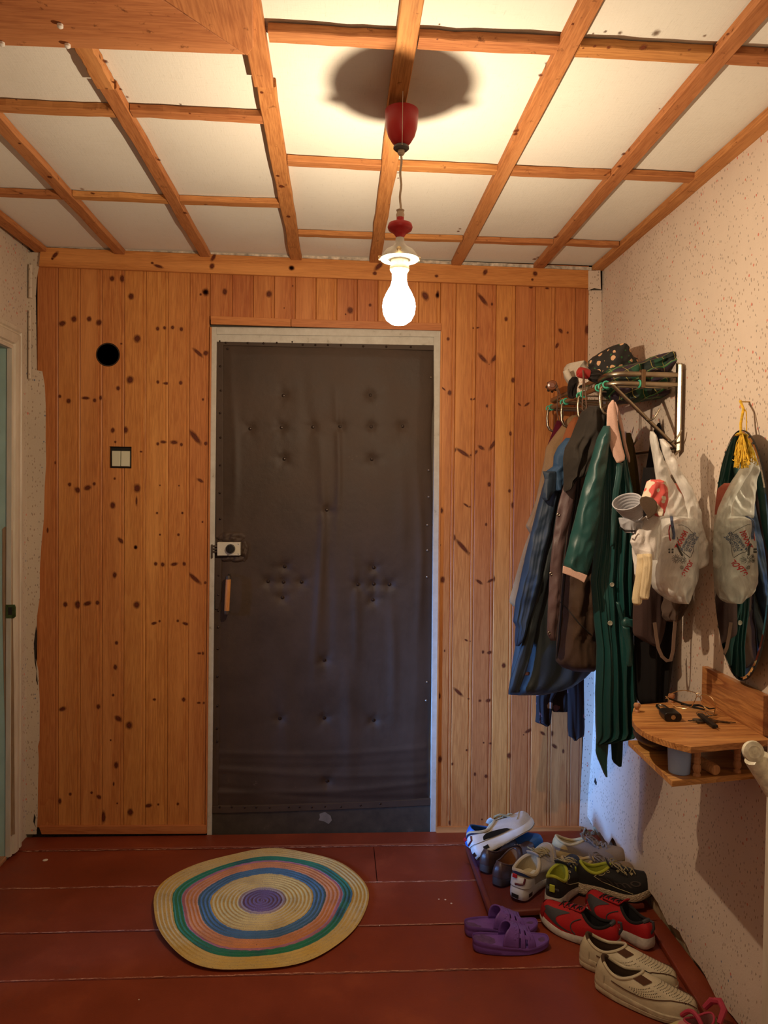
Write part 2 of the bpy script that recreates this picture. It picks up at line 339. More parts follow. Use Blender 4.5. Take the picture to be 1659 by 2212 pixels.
def plank(tx0, tx1, ty, bx0, bx1, by, cut=None):
    a, b = P(tx0, ty, y=YB), P(tx1, ty, y=YB); c_, d = P(bx0, by, y=YB), P(bx1, by, y=YB)
    def ring(l, r_, z):
        w = r_-l; g = .0005
        pr = [(g, PT), (g, .0022), (.0026, 0), (w-.0165, 0), (w-.0150, .0024), (w-.0125, .0026), (w-.0105, .0012), (w-.0035, .0010), (w-g, .0032), (w-g, PT)]
        return [(l+x, YB+y, z) for x, y in pr]
    m = MB(); m.loft([ring(c_.x, d.x, c_.z), ring(a.x, b.x, a.z)])
    nb = len(m.v)
    lst = [k_ for k_ in KN if min(ty, by) < k_[1] < max(ty, by) and lerp(tx0, bx0, (k_[1]-ty)/(by-ty)) <= k_[0] < lerp(tx1, bx1, (k_[1]-ty)/(by-ty))]
    o = m.build('plank', [PINE, KNOT], wb, smooth=False)
    if cut:
        for q in cut: boolean(o, q)
    if lst:
        mk = MB(); s0, vals = knots_into(mk, YB-.0004, lst)
        # clip to the plank's own width
        l0, l1 = min(a.x, c_.x), max(b.x, d.x)
        bm = bmesh.new(); me = bpy.data.meshes.new('k'); me.from_pydata(mk.v, [], mk.f)
        at = me.attributes.new('fade', 'FLOAT', 'POINT'); at.data.foreach_set('value', vals)
        bm.from_mesh(me)
        def pl_(z): t_ = (z-c_.z)/(a.z-c_.z); return lerp(c_.x, a.x, t_), lerp(d.x, b.x, t_)
        for (q0, q1, sgn, off) in ((c_, a, -1, .001), (d, b, 1, -.001)):
            dr = (q1-q0).normalized(); nrm = Vector((dr.z, 0, -dr.x))*sgn
            bmesh.ops.bisect_plane(bm, geom=bm.verts[:]+bm.edges[:]+bm.faces[:], plane_co=q0+Vector((off, 0, 0)), plane_no=nrm, clear_outer=True)
        if cut:
            for q in cut:
                cc = q['c']; rad = q['r']
                bmesh.ops.delete(bm, geom=[f for f in bm.faces if abs(f.calc_center_median().x-cc[0]) < rad and abs(f.calc_center_median().z-cc[2]) < rad], context='FACES')
        bm.to_mesh(me); bm.free()
        for mm_ in (PINE, KNOT): me.materials.append(mm_)
        for p_ in me.polygons: p_.material_index = 1
        # merge into the plank object
        b2 = bmesh.new(); b2.from_mesh(o.data)
        b2.verts.layers.float.new('fade'); b2.from_mesh(me)
        b2.to_mesh(o.data); b2.free(); bpy.data.meshes.remove(me)
    return o
def cutter(kind, c_, r, ry=None):
    m = MB()
    if kind == 'round': m.lathe([(r, -.05), (r, .05)], c_, 40, (0, 1, 0))
    else: m.box((c_[0]-r, c_[1]-.05, c_[2]-ry), (c_[0]+r, c_[1]+.05, c_[2]+ry))
    o = m.build('cut', PINE, None, smooth=False); o['c'] = list(c_); o['r'] = r; return o
hc = P(233, 766, y=YB); hole = cutter('round', hc, 25*YB/F); 
sc = P(260, 988, y=YB); swc = cutter('box', sc, 23*YB/F, 23*YB/F)
TL = [80, 125.6, 173.4, 221, 268.7, 315.5, 364, 410, 453.5]; BL = [78, 125.5, 172.5, 219.5, 266.5, 313, 360.6, 406, 444]
for i in range(8):
    cs = []
    if i in (2, 3): cs = [hole]
    if i in (3, 4): cs = cs+[swc]
    plank(TL[i], TL[i+1], 572+i*2, BL[i], BL[i+1], 1787, cs)
TD = [453.8, 502, 547.5, 593, 638, 683, 728, 772, 817, 862, 905, 952]
for i in range(11): plank(TD[i], TD[i+1], 585+i*1.6, TD[i]-.5, TD[i+1]-.5, 690+i*1.1)
TR = [952, 986, 1030, 1073, 1114.5, 1158, 1200, 1244, 1274]; BR = [943, 973, 1016.5, 1060, 1101.5, 1145, 1188, 1230.5, 1256]
MB().box((P(84,540,y=YB).x, YB-.002, P(84,572,y=YB).z), (P(1271,600,y=YB).x, YB+.074, ZC)).build('header_board', PINEX, wb, smooth=False)
for i in range(8): plank(TR[i], TR[i+1], 606+i*2, BR[i], BR[i+1], 1787)
for q in (hole, swc): bpy.data.objects.remove(q)
# structural wall behind
PLAS = mat('dark_plaster_behind', (.10, .08, .06), .95)
MB().box((XL-.1, YB+.075, -.02), (XR+.1, YB+.15, ZC+.05)).build('backing_wall', PLAS, wb, smooth=False)
m = MB(); a = P(463, 700, y=YB); b = P(948, 700, y=YB)
m.box((XL-.02, YB+PT+.001, 0), (a.x-.02, YB+.074, ZC)); m.box((b.x+.02, YB+PT+.001, 0), (XR+.02, YB+.074, ZC)); m.box((a.x-.02, YB+PT+.001, a.z+.03), (b.x+.02, YB+.074, ZC))
o = m.build('wall_fill', PLAS, wb, smooth=False)
hole = cutter('round', hc, 25*YB/F); swc = cutter('box', sc, 23*YB/F, 23*YB/F)
for q in (hole, swc): 
    q.location.y += .02; boolean(o, q); bpy.data.objects.remove(q)
# crown trim: wide pine board under the ceiling
def board(poly, y0, th, m_, name, par=wb, kn=None, bev=.002):
    m = MB().prism([(P(px, py, y=y0)) for px, py in poly], (0, th, 0))
    nb = len(m.v); vals = []
    if kn: s0, vals = knots_into(m, y0-.0004, kn)
    o = m.build(name, [m_, KNOT], par, smooth=False)
    if kn: fade_attr(o, nb, vals)
    return o
y1 = YB-.016
t1 = board([(84, 575), (1271, 622), (1271, 584), (88, 534)], y1, .015, PINEX, 'trim_1', None, TOPK); t1['kind'] = 'structure'
o = board([(110, 534), (1278, 586), (1278, 577), (110, 527)], YB-.006, .006, mat('cracked_whitewash', (.55, .47, .38), .9, var=.5, vs=40), 'trim_2', None); o['kind'] = 'structure'
for poly, nm in (([(90, 1802), (444, 1801), (446, 1784), (84, 1786)], 'baseboard_left'), ([(943, 1803), (1252, 1803), (1256, 1787), (943, 1787)], 'baseboard_right')):
    o = board(poly, YB-.014, .013, PINEX, nm, None); o['kind'] = 'structure'
# dark gap and red skirting at the foot of the wall
o = MB().box((XL, YB-.055, 0), (XR, YB-.002, .004)).build('baseboard_back', RED, None, smooth=False, bevel=.003); o['kind'] = 'structure'
# ================================================================ front door
dr = empty('door_1', (P(700, 1800, y=YB).x, YB, 0), kind='structure')
t = NT('old_white_paint'); v = t.coord(); n = t.noise(v, 22, 6, .7)
c = t.ramp(n, [(.30, (.30, .27, .22)), (.38, (.47, .44, .38)), (.7, (.56, .54, .48))]); t.bump(n, .5, .004); OLDW = t.fin(c, .55)
def fr(poly, y0, th, nm, m_=OLDW, bev=.0015): return MB().prism([P(px, py, y=y0) for px, py in poly], (0, th, 0)).build(nm, m_, dr, smooth=False, bevel=bev)
fr([(447, 1806), (457, 1806), (468, 735), (468, 706), (457, 706)], YB-.001, .09, 'jamb')
fr([(930, 1806), (942, 1806), (952, 712), (937, 712), (938, 900)], YB-.001, .09, 'jamb')
fr([(460, 706), (460, 738), (950, 746), (950, 712)], YB+.004, .08, 'lintel')
fr([(467, 708), (467, 722), (948, 728), (948, 713)], YB-.002, .01, 'lintel_lip')
# pine casing
fr([(455, 682), (628, 688.5), (628, 705), (455, 700)], YB-.013, .012, 'casing', PINEX)
fr([(629, 688.5), (953, 698), (953, 714), (629, 705)], YB-.014, .012, 'casing', PINEX)
fr([(443, 1801), (447, 1801), (457, 706), (453, 706)], YB-.008, .008, 'casing', PINE)
fr([(941, 1801), (945, 1801), (956, 716), (952, 716)], YB-.008, .008, 'casing', PINE)
# padded leatherette
BTN = [(550,587),(1116,585),(333,803),(537,795),(742,792),(918,789),(1121,790),(1326,787),(555,1000),(1125,1003),(832,1332),(558,1700),(1137,1706)]
BTN = [(430+x/3.016, 660+y/3.016) for x, y in BTN]
BT2 = [(450,168),(550,173),(668,172),(1034,187),(1137,185),(1239,188),(543,273),(1131,288),(816,681),(527,1058),(815,1056),(1137,1070),(835,1465)]
BTN += [(430+x/3.016, 1200+y/3.016) for x, y in BT2]
YD = YB+.022
t = NT('brown_leatherette'); v = t.coord(); n = t.noise(v, 5, 5, .6); w = t.noise(v, 30, 8, .8)
c = t.ramp(n, [(.3, (.040, .024, .015)), (.7, (.066, .040, .026))])
sep = t.new('ShaderNodeSeparateXYZ', {'Vector': v}).outputs
pat = t.noise(t.coord((1, 1, .8)), 2.2, 2); wm = t.math('MULTIPLY', t.ramp(w, [(.63, (0,)*3), (.68, (1,)*3)]), t.ramp(pat, [(.55, (0,)*3), (.66, (.55,)*3)]))
c = t.mix(wm, c, (.22, .14, .11)); fw = t.noise(v, 600, 2)
c = t.mix(t.ramp(fw, [(.5, (0,)*3), (.75, (.25,)*3)]), c, (.085, .058, .042))
t.bump(t.math('ADD', t.math('MULTIPLY', fw, .25), t.noise(v, 40, 4)), .35, .003)
LEATH = t.fin(c, t.ramp(n, [(.3, (.52,)*3), (.7, (.66,)*3)]), None, .35)
edgeL = [(732, 466), (1150, 463), (1200, 464), (1750, 454.5)]
edgeR = [(745, 940), (860, 939), (900, 934), (960, 932), (1120, 935), (1300, 934), (1480, 934), (1600, 925), (1740, 927)]
top = lambda u: lerp(731, 743, u)
bot = lambda u: lerp(1756, 1741, u**1.2)
bpos = [P(x, y, y=YD) for x, y in BTN]
folds = [(688, 900, 1500, 9, .007), (722, 820, 1180, 7, .006), (700, 1120, 1500, 12, -.005), (860, 950, 1250, 14, .004), (610, 1420, 1760, 20, .004), (900, 1000, 1400, 8, .005), (655, 780, 1050, 14, -.004), (760, 1150, 1480, 9, .004), (840, 1250, 1600, 10, .004), (500, 800, 1150, 8, .004), (745, 1380, 1720, 16, .005)]
def dpt(u, w):
    py = lerp(top(u), bot(u), w); l, = interp(edgeL, py); r_, = interp(edgeR, py); px = lerp(l, r_, u)
    p = P(px, py, y=YD); h = .016*(min(1, min(u, 1-u)*14)**.5)*(min(1, min(w, 1-w)*30)**.5)
    h += .004*N((p.x*2.2, 0, p.z*1.0), 1.6, 3)+.0022*N((p.x*7, 0, p.z*2), 1.5, 5)
    for fx, f0, f1, wd, am in folds:
        if f0 < py < f1:
            d = (px-fx-10*math.sin((py-f0)/130.))/wd; h += am*math.exp(-d*d)*math.sin(PI*(py-f0)/(f1-f0))
    for wy, am, sl in ((1622, .003, -.03), (1668, .003, .02), (1702, .004, -.05), (1715, -.003, .05), (1650, -.002, -.02)):
        d = (py-wy-sl*(px-700)-5*math.sin(px/90))/6; h += am*math.exp(-d*d)
    for i, b_ in enumerate(bpos):
        dx, dz = p.x-b_.x, p.z-b_.z; rr = math.hypot(dx, dz)
        if rr < .16:
            a = math.atan2(dz, dx); h -= .009*math.exp(-(rr/.02)**2)+.003*math.exp(-(rr/.06)**2)
            h += .0006*math.cos(a*5+i*1.7)*math.exp(-((rr-.035)/.03)**2)
    return (p.x, YD-h, p.z)
MB().grid(dpt, 150, 300).build('padded_cover', LEATH, dr, ang=180)
BRASS = mat('dark_brown_stud', (.035, .02, .014), .35, .5)
bb = MB()
def dep_at(q):
    return q.y
from_px = lambda px, py, off=.0: P(px, py, y=YD-off)
def surf(px, py):
    w = .5
    for _ in range(4):
        l, = interp(edgeL, py); r_, = interp(edgeR, py); u = (px-l)/(r_-l); w = (py-top(u))/(bot(u)-top(u))
    return dpt(u, w)[1]
for (bqx, bqy), b_ in zip(BTN, bpos):
    MB().lathe([(0, -.004), (.0060, -.002), (.0068, .002), (.005, .0045), (0, .0055)], (b_.x, surf(bqx, bqy)-.0005, b_.z), 14, (0, -1, 0)).build('button', BRASS, dr)
# folded edging strips with studs
def strip(poly, off, th, m_, nm): return MB().prism([P(px, py, y=YD-off) for px, py in poly], (0, th, 0)).build(nm, m_, dr, smooth=False, bevel=.0025)
strip([(466, 731), (939, 742), (939, 757), (482, 746), (482, 1162), (466, 1162)], .014, .012, LEATH, 'edging')
strip([(462, 1318), (478, 1318), (471, 1745), (455, 1745)], .013, .012, LEATH, 'edging')
strip([(462, 1205), (479, 1205), (478, 1240), (478, 1290), (472, 1317), (464, 1317)], .017, .014, LEATH, 'edging')
m = MB(); seg = 30
rings = []
for i in range(seg+1):
    u = i/seg; px = lerp(455, 929, u); yt = lerp(1740, 1724, u**1.5); yb_ = lerp(1757, 1740, u**1.4)
    a, b = P(px, yt, y=YD-.012), P(px, yb_, y=YD-.012); wv = .002*N((u*9, 0, 0), 2)
    rings.append([(a.x, YD-.008, a.z), (a.x, YD-.016+wv, a.z-.004), (b.x, YD-.018+wv, b.z+.004), (b.x, YD-.010, b.z)])
m.loft(rings).build('bottom_edging', LEATH, dr)
ST = [(x/3.016+430, y/3.016+660) for x, y in [(135,232),(138,395),(142,553),(137,700),(140,860),(138,1040),(135,1220),(137,1390),(175,242),(318,244),(420,245),(507,242),(607,237),(676,255),(758,257),(840,257),(925,258),(1070,265),(1380,270),(1220,268),(186,282)]]
ST += [(x/3.016+430, y/3.016+1200) for x, y in [(128,130),(126,258),(126,358),(125,467),(122,608),(120,788),(120,980),(117,1127),(118,1212),(135,1640),(213,1640),(298,1642),(372,1640),(460,1642),(585,1640),(655,1638),(735,1640),(820,1635),(925,1637),(1052,1628),(1180,1618)]]
for x, y in ST:
    q = P(x, y, y=YD-.0165); MB().lathe([(0, -.003), (.0045, -.003), (.0042, .001), (.002, .0025), (0, .003)], q, 10, (0, -1, 0)).build('stud', BRASS, dr)
STL = mat('tarnished_stud', (.30, .25, .2), .35, .8)
for x, y in [(x/3.016+430, y/3.016+660) for x, y in [(1520,468),(1505,1073),(1505,1247),(1497,1430),(1497,1595)]]+[(x/3.016+430, y/3.016+1200) for x, y in [(1494,140),(1493,825),(1488,945)]]:
    q = P(x-3, y, y=YD-.013); MB().lathe([(0, -.003), (.0042, -.003), (.004, .001), (.002, .0025), (0, .003)], q, 10, (0, -1, 0)).build('stud', STL, dr, label='tarnished grey stud on the hinge edge')
# leaf behind and threshold board
fr([(462, 735), (940, 742), (936, 1745), (455, 1756)], YD+.001, .04, 'leaf', PLAS)
t = NT('scuffed_olive_board'); v = t.coord(); n = t.noise(v, 14, 7, .75)
SILL = t.fin(t.ramp(n, [(.3, (.030, .022, .014)), (.62, (.062, .046, .03)), (.8, (.16, .11, .08))]), .65); 
fr([(444, 1806), (448, 1748), (934, 1735), (941, 1806)], YB+.012, .03, 'kick_board', SILL)
CHIP = mat('bare_grey_patch', (.22, .19, .16), .9, var=.35)
cp = [(690,1758),(702,1754),(714,1762),(717,1772),(710,1780),(699,1774),(688,1772),(691,1766)]
MB().prism([P(x, y, y=YB+.0115) for x, y in cp], (0, .001, 0)).build('chipped_patch', CHIP, dr, smooth=False)
# lock
LK = mat('cream_lock_enamel', (.60, .55, .43), .4, var=.08)
yl = YD-.040
lk = fr([(469, 1171.5), (519, 1171.5), (519, 1200), (469, 1200.5)], yl, .038, 'lock_case', LK, .002)
BLK = mat('black_bakelite', (.012, .011, .010), .3, var=.1, bump=0)
q = P(498, 1185.5, y=yl)
def sub(o, p_): 
    o.parent = p_; o.matrix_parent_inverse = (p_.matrix_parent_inverse.copy() if False else Matrix())
    return o
def child(mb, nm, m_, p_, label=None, **kw):
    o = mb.build(nm, m_, None, **kw); o.parent = p_
    if label: o['label'] = label
    return o
child(MB().lathe([(0, 0), (.0195, 0), (.0195, .004), (.017, .014), (.0, .0145)], q, 28, (0, -1, 0)).box((q.x-.003, yl-.022, q.z-.015), (q.x+.003, yl-.014, q.z+.015)), 'turn_knob', BLK, lk)
SCREW = mat('steel_screw', (.5, .48, .44), .35, .9)
for x, y in ((515, 1175), (515, 1196.5)):
    q = P(x, y, y=yl); child(MB().lathe([(0, 0), (.003, 0), (.0026, .0015), (0, .002)], q, 12, (0, -1, 0)), 'screw', SCREW, lk)
RUST = mat('dark_rusty_steel', (.10, .075, .055), .5, .7, var=.5)
m = MB()
for y in (1178, 1184, 1190): m.box(P(457, y, y=yl+.012), P(470, y+3.5, y=yl+.022))
m.build('bolt', RUST, dr, bevel=.001)
fr([(456, 1176), (459, 1176), (459, 1206), (456, 1206)], YB-.008, .012, 'keeper_plate', RUST)
# crumpled leather around lock
def crump(poly_c, rx, ry, seed, nm='crumpled_flap'):
    def f(u, w):
        a = 2*PI*u; r_ = w; px = poly_c[0]+rx*r_*math.cos(a); py = poly_c[1]+ry*r_*math.sin(a)
        q = P(px, py, y=YD-.018); return (q.x, YD-.022-.008*N((px*.12, py*.12, seed), 1)-.006*abs(math.sin(px*.35+py*.2))*(1-w)+.012*w**4, q.z)
    MB().grid(f, 28, 8).build(nm, LEATH, dr, ang=180)
crump((500, 1160), 32, 14, 1); crump((528, 1190), 11, 26, 2); crump((505, 1207), 32, 9, 3)
# handle
hd = MB(); HW = wood('varnished_handle', (.62, .27, .07), (.25, .09, .02), 'z', ring=.3)
a = P(493.5, 1250, y=YD-.055); b = P(490, 1320, y=YD-.055)
h = hd.tube([a.lerp(b, i/8)+Vector((0, -.004*math.sin(PI*i/8), 0)) for i in range(9)], .0105, 14).build('grip', HW, dr)
m = MB()
for e, d in ((a, 1), (b, -1)):
    m.tube([e+Vector((0, 0, .012*d)), e+Vector((0, 0, .004*d)), e-Vector((0, 0, .002*d))], [.010, .0115, .0115], 14)
    m.tube([e+Vector((0, 0, .010*d)), e+Vector((-.001, .02, .013*d)), e+Vector((-.002, .045, .012*d))], .005, 8)
m.build('handle_bracket', RUST, dr)
# ================================================================ side walls
def wallpaper(name, base=(.68, .56, .455), dens=1.0, dark=1.0, yscale=1.0, pinks=True):
    t = NT(name); v = t.coord((1, yscale, 1))
    n = t.noise(v, 4, 5, .6)
    c = t.ramp(n, [(.3, dk(base, .93)), (.7, dk(base, 1.05))])
    def marks(sc, r, prob, col, st, c, rot, seed):
        vv = t.coord(tuple(a*b for a, b in zip(st, (1, yscale, 1))), rot=rot)
        vv = t.new('ShaderNodeVectorMath', {0: vv, 1: (seed, seed*1.3, seed*.7)}, operation='ADD').outputs[0]
        vo = t.new('ShaderNodeTexVoronoi', {'Vector': vv, 'Scale': sc, 'Randomness': .9}, feature='F1')
        sepc = t.new('ShaderNodeSeparateColor', {'Color': vo.outputs['Color']})
        ok = t.math('LESS_THAN', sepc.outputs[0], prob); near = t.math('LESS_THAN', vo.outputs['Distance'], r)
        return t.mix(t.math('MULTIPLY', ok, near), c, col)
    c = marks(115*dens, .23, .75, (.38, .28, .20), (1, 1, .5), c, (.9, 0, .0), 0)
    c = marks(84*dens, .17, .65, (.34, .28, .23), (1, 1, .55), c, (.7, 0, .0), 5)
    if pinks:
        c = marks(36*dens, .125, .42, (.62, .22, .16), (1, 1, .8), c, (.3, 0, 0), 9)
        c = marks(34*dens, .10, .42, (.18, .20, .26), (1, 1, .8), c, (.3, 0, 0), 14)
    t.bump(t.math('ADD', t.math('MULTIPLY', t.noise(v, 180, 3), .3), n), .3, .006)
    return t.fin(c, .82, None, .2)
WP = wallpaper('speckled_wallpaper')
WPL = wallpaper('speckled_wallpaper_left', (.58, .49, .38), .9)
PL2 = mat('bare_plaster', (.36, .25, .14), .95, var=.35, vs=9, bump=.8, bs=40, bd=.01)
wr = empty('wall_right', (XR, 1, 0), kind='structure')
MB().box((XR+.006, -1.1, -.02), (XR+.1, YB+.1, ZC+.05)).build('plaster', PL2, wr, smooth=False)
low = [(-1.1, .03), (1.4, .04), (1.62, .015), (1.75, .02), (1.88, .03), (1.97, .022), (2.05, .045), (2.12, .04), (2.2, .07), (2.28, .05), (2.36, .075), (2.45, .08), (2.52, .06), (2.6, .07), (2.68, .05), (2.74, .10), (2.78, .10), (2.8, .05), (2.9, .06), (2.97, .05), (3.05, .06)]
def wrp(u, w):
    y = lerp(-1.1, YB, u); zl, = interp(low, y); zl += .010*N((y*30, 0, 0), 1); z = lerp(zl, ZC+.01, w**1.6)
    bulge = .006*N((0, y*2, z*2), 1.4, 2)+(-.018*math.exp(-((z-zl)/.25)**2) if y > 1.5 else 0)
    return (XR+bulge, y, z)
MB().grid(wrp, 220, 60).build('wallpaper', WP, wr, ang=180, solid=.0)
# strips of wallpaper folded onto the back wall at the right corner
m = MB()
m.prism([P(1271, 585, y=YB-.018), P(1297, 584, y=YB-.018), P(1298, 625, y=YB-.018), P(1284, 622, y=YB-.018), P(1271, 627, y=YB-.018)], (0, .002, 0))
pa = [(1272, 627), (1270, 760), (1269, 1000), (1265, 1300), (1260, 1600), (1254, 1720), (1251, 1802)]
pb = [(1300, 627), (1300, 800), (1300, 1000), (1299, 1300), (1298, 1600), (1297, 1720), (1297, 1802)]
m.prism([P(a, b, y=YB-.003) for a, b in pa]+[P(a, b, y=YB-.003) for a, b in pb[::-1]], (0, .002, 0))
m.build('corner_strip', WP, wr, smooth=False)
# torn holes near the corner foot
HOLE = mat('dark_torn_hole', (.02, .015, .012), .95)
for pts in ([(1285,1680),(1289,1690),(1288,1705),(1290,1712),(1284,1708),(1282,1695)], [(1287,1716),(1291,1724),(1290,1730),(1285,1722)]):
    MB().prism([P(a, b, x=XR-.012) for a, b in pts], (.002, 0, 0)).build('torn_hole', HOLE, wr, smooth=False)
m = MB()
for (x, y, n_) in ((1270, 1800, 12),):
    for i in range(n_):
        rr = random.Random(i); a = P(x+rr.uniform(-12, 12), y+rr.uniform(-12, 8), y=YB-.04)
        m.tube([a, a+Vector((rr.uniform(-.02, .02), -.01, rr.uniform(-.015, .02))), a+Vector((rr.uniform(-.03, .03), -.02, rr.uniform(-.03, .01)))], .004, 6)
m.build('frayed_paper', mat('frayed_paper', (.2, .17, .12), .95, var=.5), wr)
# left wall
wl = empty('wall_left', (XL, 1, 0), kind='structure')
OP0, OP1, OPZ = 1.95, 2.865, 1.935
m = MB(); m.box((XL-.10, -1.1, -.02), (XL, OP0, ZC+.05)); m.box((XL-.10, OP1+.02, -.02), (XL, YB+.07, ZC+.05)); m.box((XL-.10, OP0, OPZ+.02), (XL, OP1+.02, ZC+.05))
m.build('wallpapered_wall', WPL, wl, smooth=False)
le = [(545,88),(572,86),(575,84),(600,79),(640,78),(700,77),(800,78),(802,92),(830,95),(880,98),(940,99),(1000,98),(1050,95),(1120,93),(1180,90),(1230,87),(1290,84),(1330,81),(1350,80),(1420,76),(1450,84),(1520,86),(1600,86),(1612,82),(1640,83),(1700,82),(1760,80),(1802,80)]
m = MB(); L = [P(lerp(69, 66, (y-540)/1260.), y, y=YB-.004) for y, x in le]; R_ = [P(x+1.5*math.sin(y), y, y=YB-.004) for y, x in le]
vs = []; fs = []
for a, b in zip(L, R_): vs += [(XL-.01, YB-.004, a.z), (b.x, YB-.0045, b.z), (XL-.01, YB-.001, a.z), (b.x, YB-.001, b.z)]
for i in range(len(L)-1):
    k = i*4; fs += [(k, k+1, k+5, k+4), (k+1, k+3, k+7, k+5), (k+3, k+2, k+6, k+7)]
m.add(vs, fs).build('torn_paper_edge', WPL, wl, smooth=False)
# corner conduit bead and its cap
m = MB(); m.tube([(XL+.012, YB-.010, 2.30), (XL+.012, YB-.010, 2.17)], .008, 10).tube([(XL+.010, YB-.010, 2.12), (XL+.010, YB-.010, 1.85)], .006, 10)
m.build('corner_bead', WPL, wl)
m = MB()
for pts in ([(78,1352),(80,1380),(77,1420),(79,1450),(75,1430),(73,1390)], [(74,1758),(77,1766),(75,1780),(78,1788),(72,1775)], [(79,1450),(82,1480),(78,1470)]):
    m.prism([P(a, b, y=YB-.0055) for a, b in pts], (0, .0008, 0))
m.build('torn_gap', HOLE, wl, smooth=False)
# doorway on the left
d2 = empty('door_2', (XL, OP1, 0), kind='structure')
t = NT('ivory_gloss_paint'); n = t.noise(t.coord((1, 1, .2)), 30, 5, .6); t.bump(n, .3, .003)
IV = t.fin(t.ramp(n, [(.3, (.50, .44, .33)), (.7, (.64, .57, .45))]), .45)
prof = [(0, .000), (0, .018), (.010, .020), (.014, .014), (.020, .014), (.024, .022), (.040, .026), (.058, .026), (.064, .018), (.070, .018), (.075, .024), (.088, .024), (.094, .012), (.098, 0)]
y0 = OP1-.004
vert = [[(XL+h_, y0+w_, z) for w_, h_ in prof] for z in (.02, 0)]
m = MB(); 
m.loft([[(XL+h_, y0+w_, .015) for w_, h_ in prof], [(XL+h_, y0+w_, OPZ+w_) for w_, h_ in prof]])
m.build('casing', IV, d2, smooth=False)
m = MB(); m.loft([[(XL+h_, y0+w_, OPZ+w_) for w_, h_ in prof], [(XL+h_, OP0-.02, OPZ+w_) for w_, h_ in prof]]); m.build('casing', IV, d2, smooth=False)
AQ = mat('aqua_door_paint', (.36, .50, .42), .5, var=.1, vs=8, bump=.3, bs=60)
MB().box((XL-.16, OP1, 0), (XL-.001, OP1+.019, OPZ+.02)).build('jamb', AQ, d2, smooth=False)
MB().box((XL-.16, OP0-.02, 0), (XL-.001, OP0, OPZ+.02)).build('jamb', AQ, d2, smooth=False)
MB().box((XL-.16, OP0, OPZ), (XL-.001, OP1, OPZ+.018)).build('lintel', AQ, d2, smooth=False)
yj = OP1-.0015
JW = wood('bare_jamb_wood', (.33, .20, .11), (.16, .09, .05), 'z', ring=.3, rough=.8, wear=.6)
pts = [(5,1143),(10,1138),(22,1138),(26,1146),(27,1300),(30,1500),(32,1802),(18,1806),(14,1700),(8,1450),(5,1300)]
MB().prism([P(a, b, y=yj) for a, b in pts], (0, .0014, 0)).build('bare_wood_strip', JW, d2, smooth=False)
GR = mat('verdigris_strike', (.10, .13, .04), .5, .6, var=.5, vs=60)
m = MB(); pts = [(12,1306),(32,1306),(34,1312),(34,1332),(29,1336),(12,1336)]
m.prism([P(a, b, y=yj-.003) for a, b in pts], (0, .003, 0)); sp = m.build('strike_plate', GR, d2, smooth=False, bevel=.001)
child(MB().box(P(18, 1312, y=yj-.0045), P(26, 1328, y=yj-.003)), 'latch_slot', HOLE, sp, smooth=False)
# sill and adjoining room
MB().box((XL-.10, OP0, 0), (XL+.004, OP1, .018)).build('threshold', wood('worn_threshold', (.40, .19, .09), (.2, .08, .04), 'y', rough=.6, wear=.7), d2, smooth=False, bevel=.004)
TEAL = mat('teal_floor_paint', (.12, .30, .30), .5); SW = mat('side_room_wall', (.45, .52, .50), .8)
sr = empty('wall_side_room', (-2.3, 2, 0), kind='structure')
MB().box((-3.0, .2, -.03), (XL-.10, 3.6, 0)).build('side_room_floor', TEAL, sr, smooth=False)
m = MB(); m.box((-3.02, .2, 0), (-3.0, 3.6, 2.4)); m.box((-3.0, 3.6, 0), (XL-.1, 3.62, 2.4)); m.box((-3.0, .18, 0), (XL-.1, .2, 2.4)); m.box((-3.0, .2, 2.4), (XL-.1, 3.6, 2.42)); m.build('side_room_shell', SW, sr, smooth=False)
# rear wall with its doorway
re_ = MB(); re_.box((XL-.1, -1.12, 0), (-.7, -1.1, ZC)).box((.7, -1.12, 0), (XR+.1, -1.1, ZC)).box((-.7, -1.12, 2.15), (.7, -1.1, ZC)); o = re_.build('wall_rear', WPL, None, smooth=False); o['kind'] = 'structure'

# dark resin stains and knots on the battens
m = MB(); vals = []
SP = [(830+x/2.001, y/2.001, r) for x, y, r in [(105,30,9),(105,170,14),(815,105,7),(970,205,12),(1120,205,22),(1485,148,9),(1435,195,8),(675,325,12),(570,566,15),(566,580,12),(1035,665,12),(1015,720,11),(60,770,6),(860,208,6),(1190,470,5),(955,757,8),(990,757,6),(740,1025,12),(1320,215,9),(910,200,9),(230,170,6),(320,1000,8),(650,1120,12),(1000,50,0.1)]]
SP += [(x/1.999, y/1.999, r) for x, y, r in [(455,265,14),(490,355,9),(520,385,9),(1130,400,9),(1120,320,6),(1200,760,9),(1215,805,14),(685,690,10),(85,620,7),(215,765,12),(800,920,10),(1245,935,12),(70,430,6),(820,490,7),(600,460,8),(400,835,12),(90,835,10)]]
for px, py, r in SP:
    c_ = P(px, py, z=ZC-BT-.0006 if True else 0); k_ = c_.y/F; b0 = len(m.v); n_ = 12; vs = [tuple(c_)]; fs = []; vals.append(1)
    rr_ = ((.35, .9), (.65, .5), (1.0, 0))
    for f_, fade in rr_:
        for j in range(n_):
            th = 2*PI*j/n_; w_ = 1+.5*noise.noise(Vector((px+j*1.7, py, f_*3))); vs.append((c_.x+r*.5*k_*f_*w_*math.cos(th), c_.y+r*.5*k_*1.3*f_*w_*math.sin(th), c_.z)); vals.append(fade)
    for j in range(n_): fs.append((0, 1+(j+1) % n_, 1+j))
    for q_ in range(2):
        for j in range(n_): fs.append((1+q_*n_+j, 1+q_*n_+(j+1) % n_, 1+(q_+1)*n_+(j+1) % n_, 1+(q_+1)*n_+j))
    m.add(vs, fs)
o = m.build('resin_stains', KNOT, ce, smooth=False, fix=False); fade_attr(o, 0, vals); o['kind'] = 'stuff'
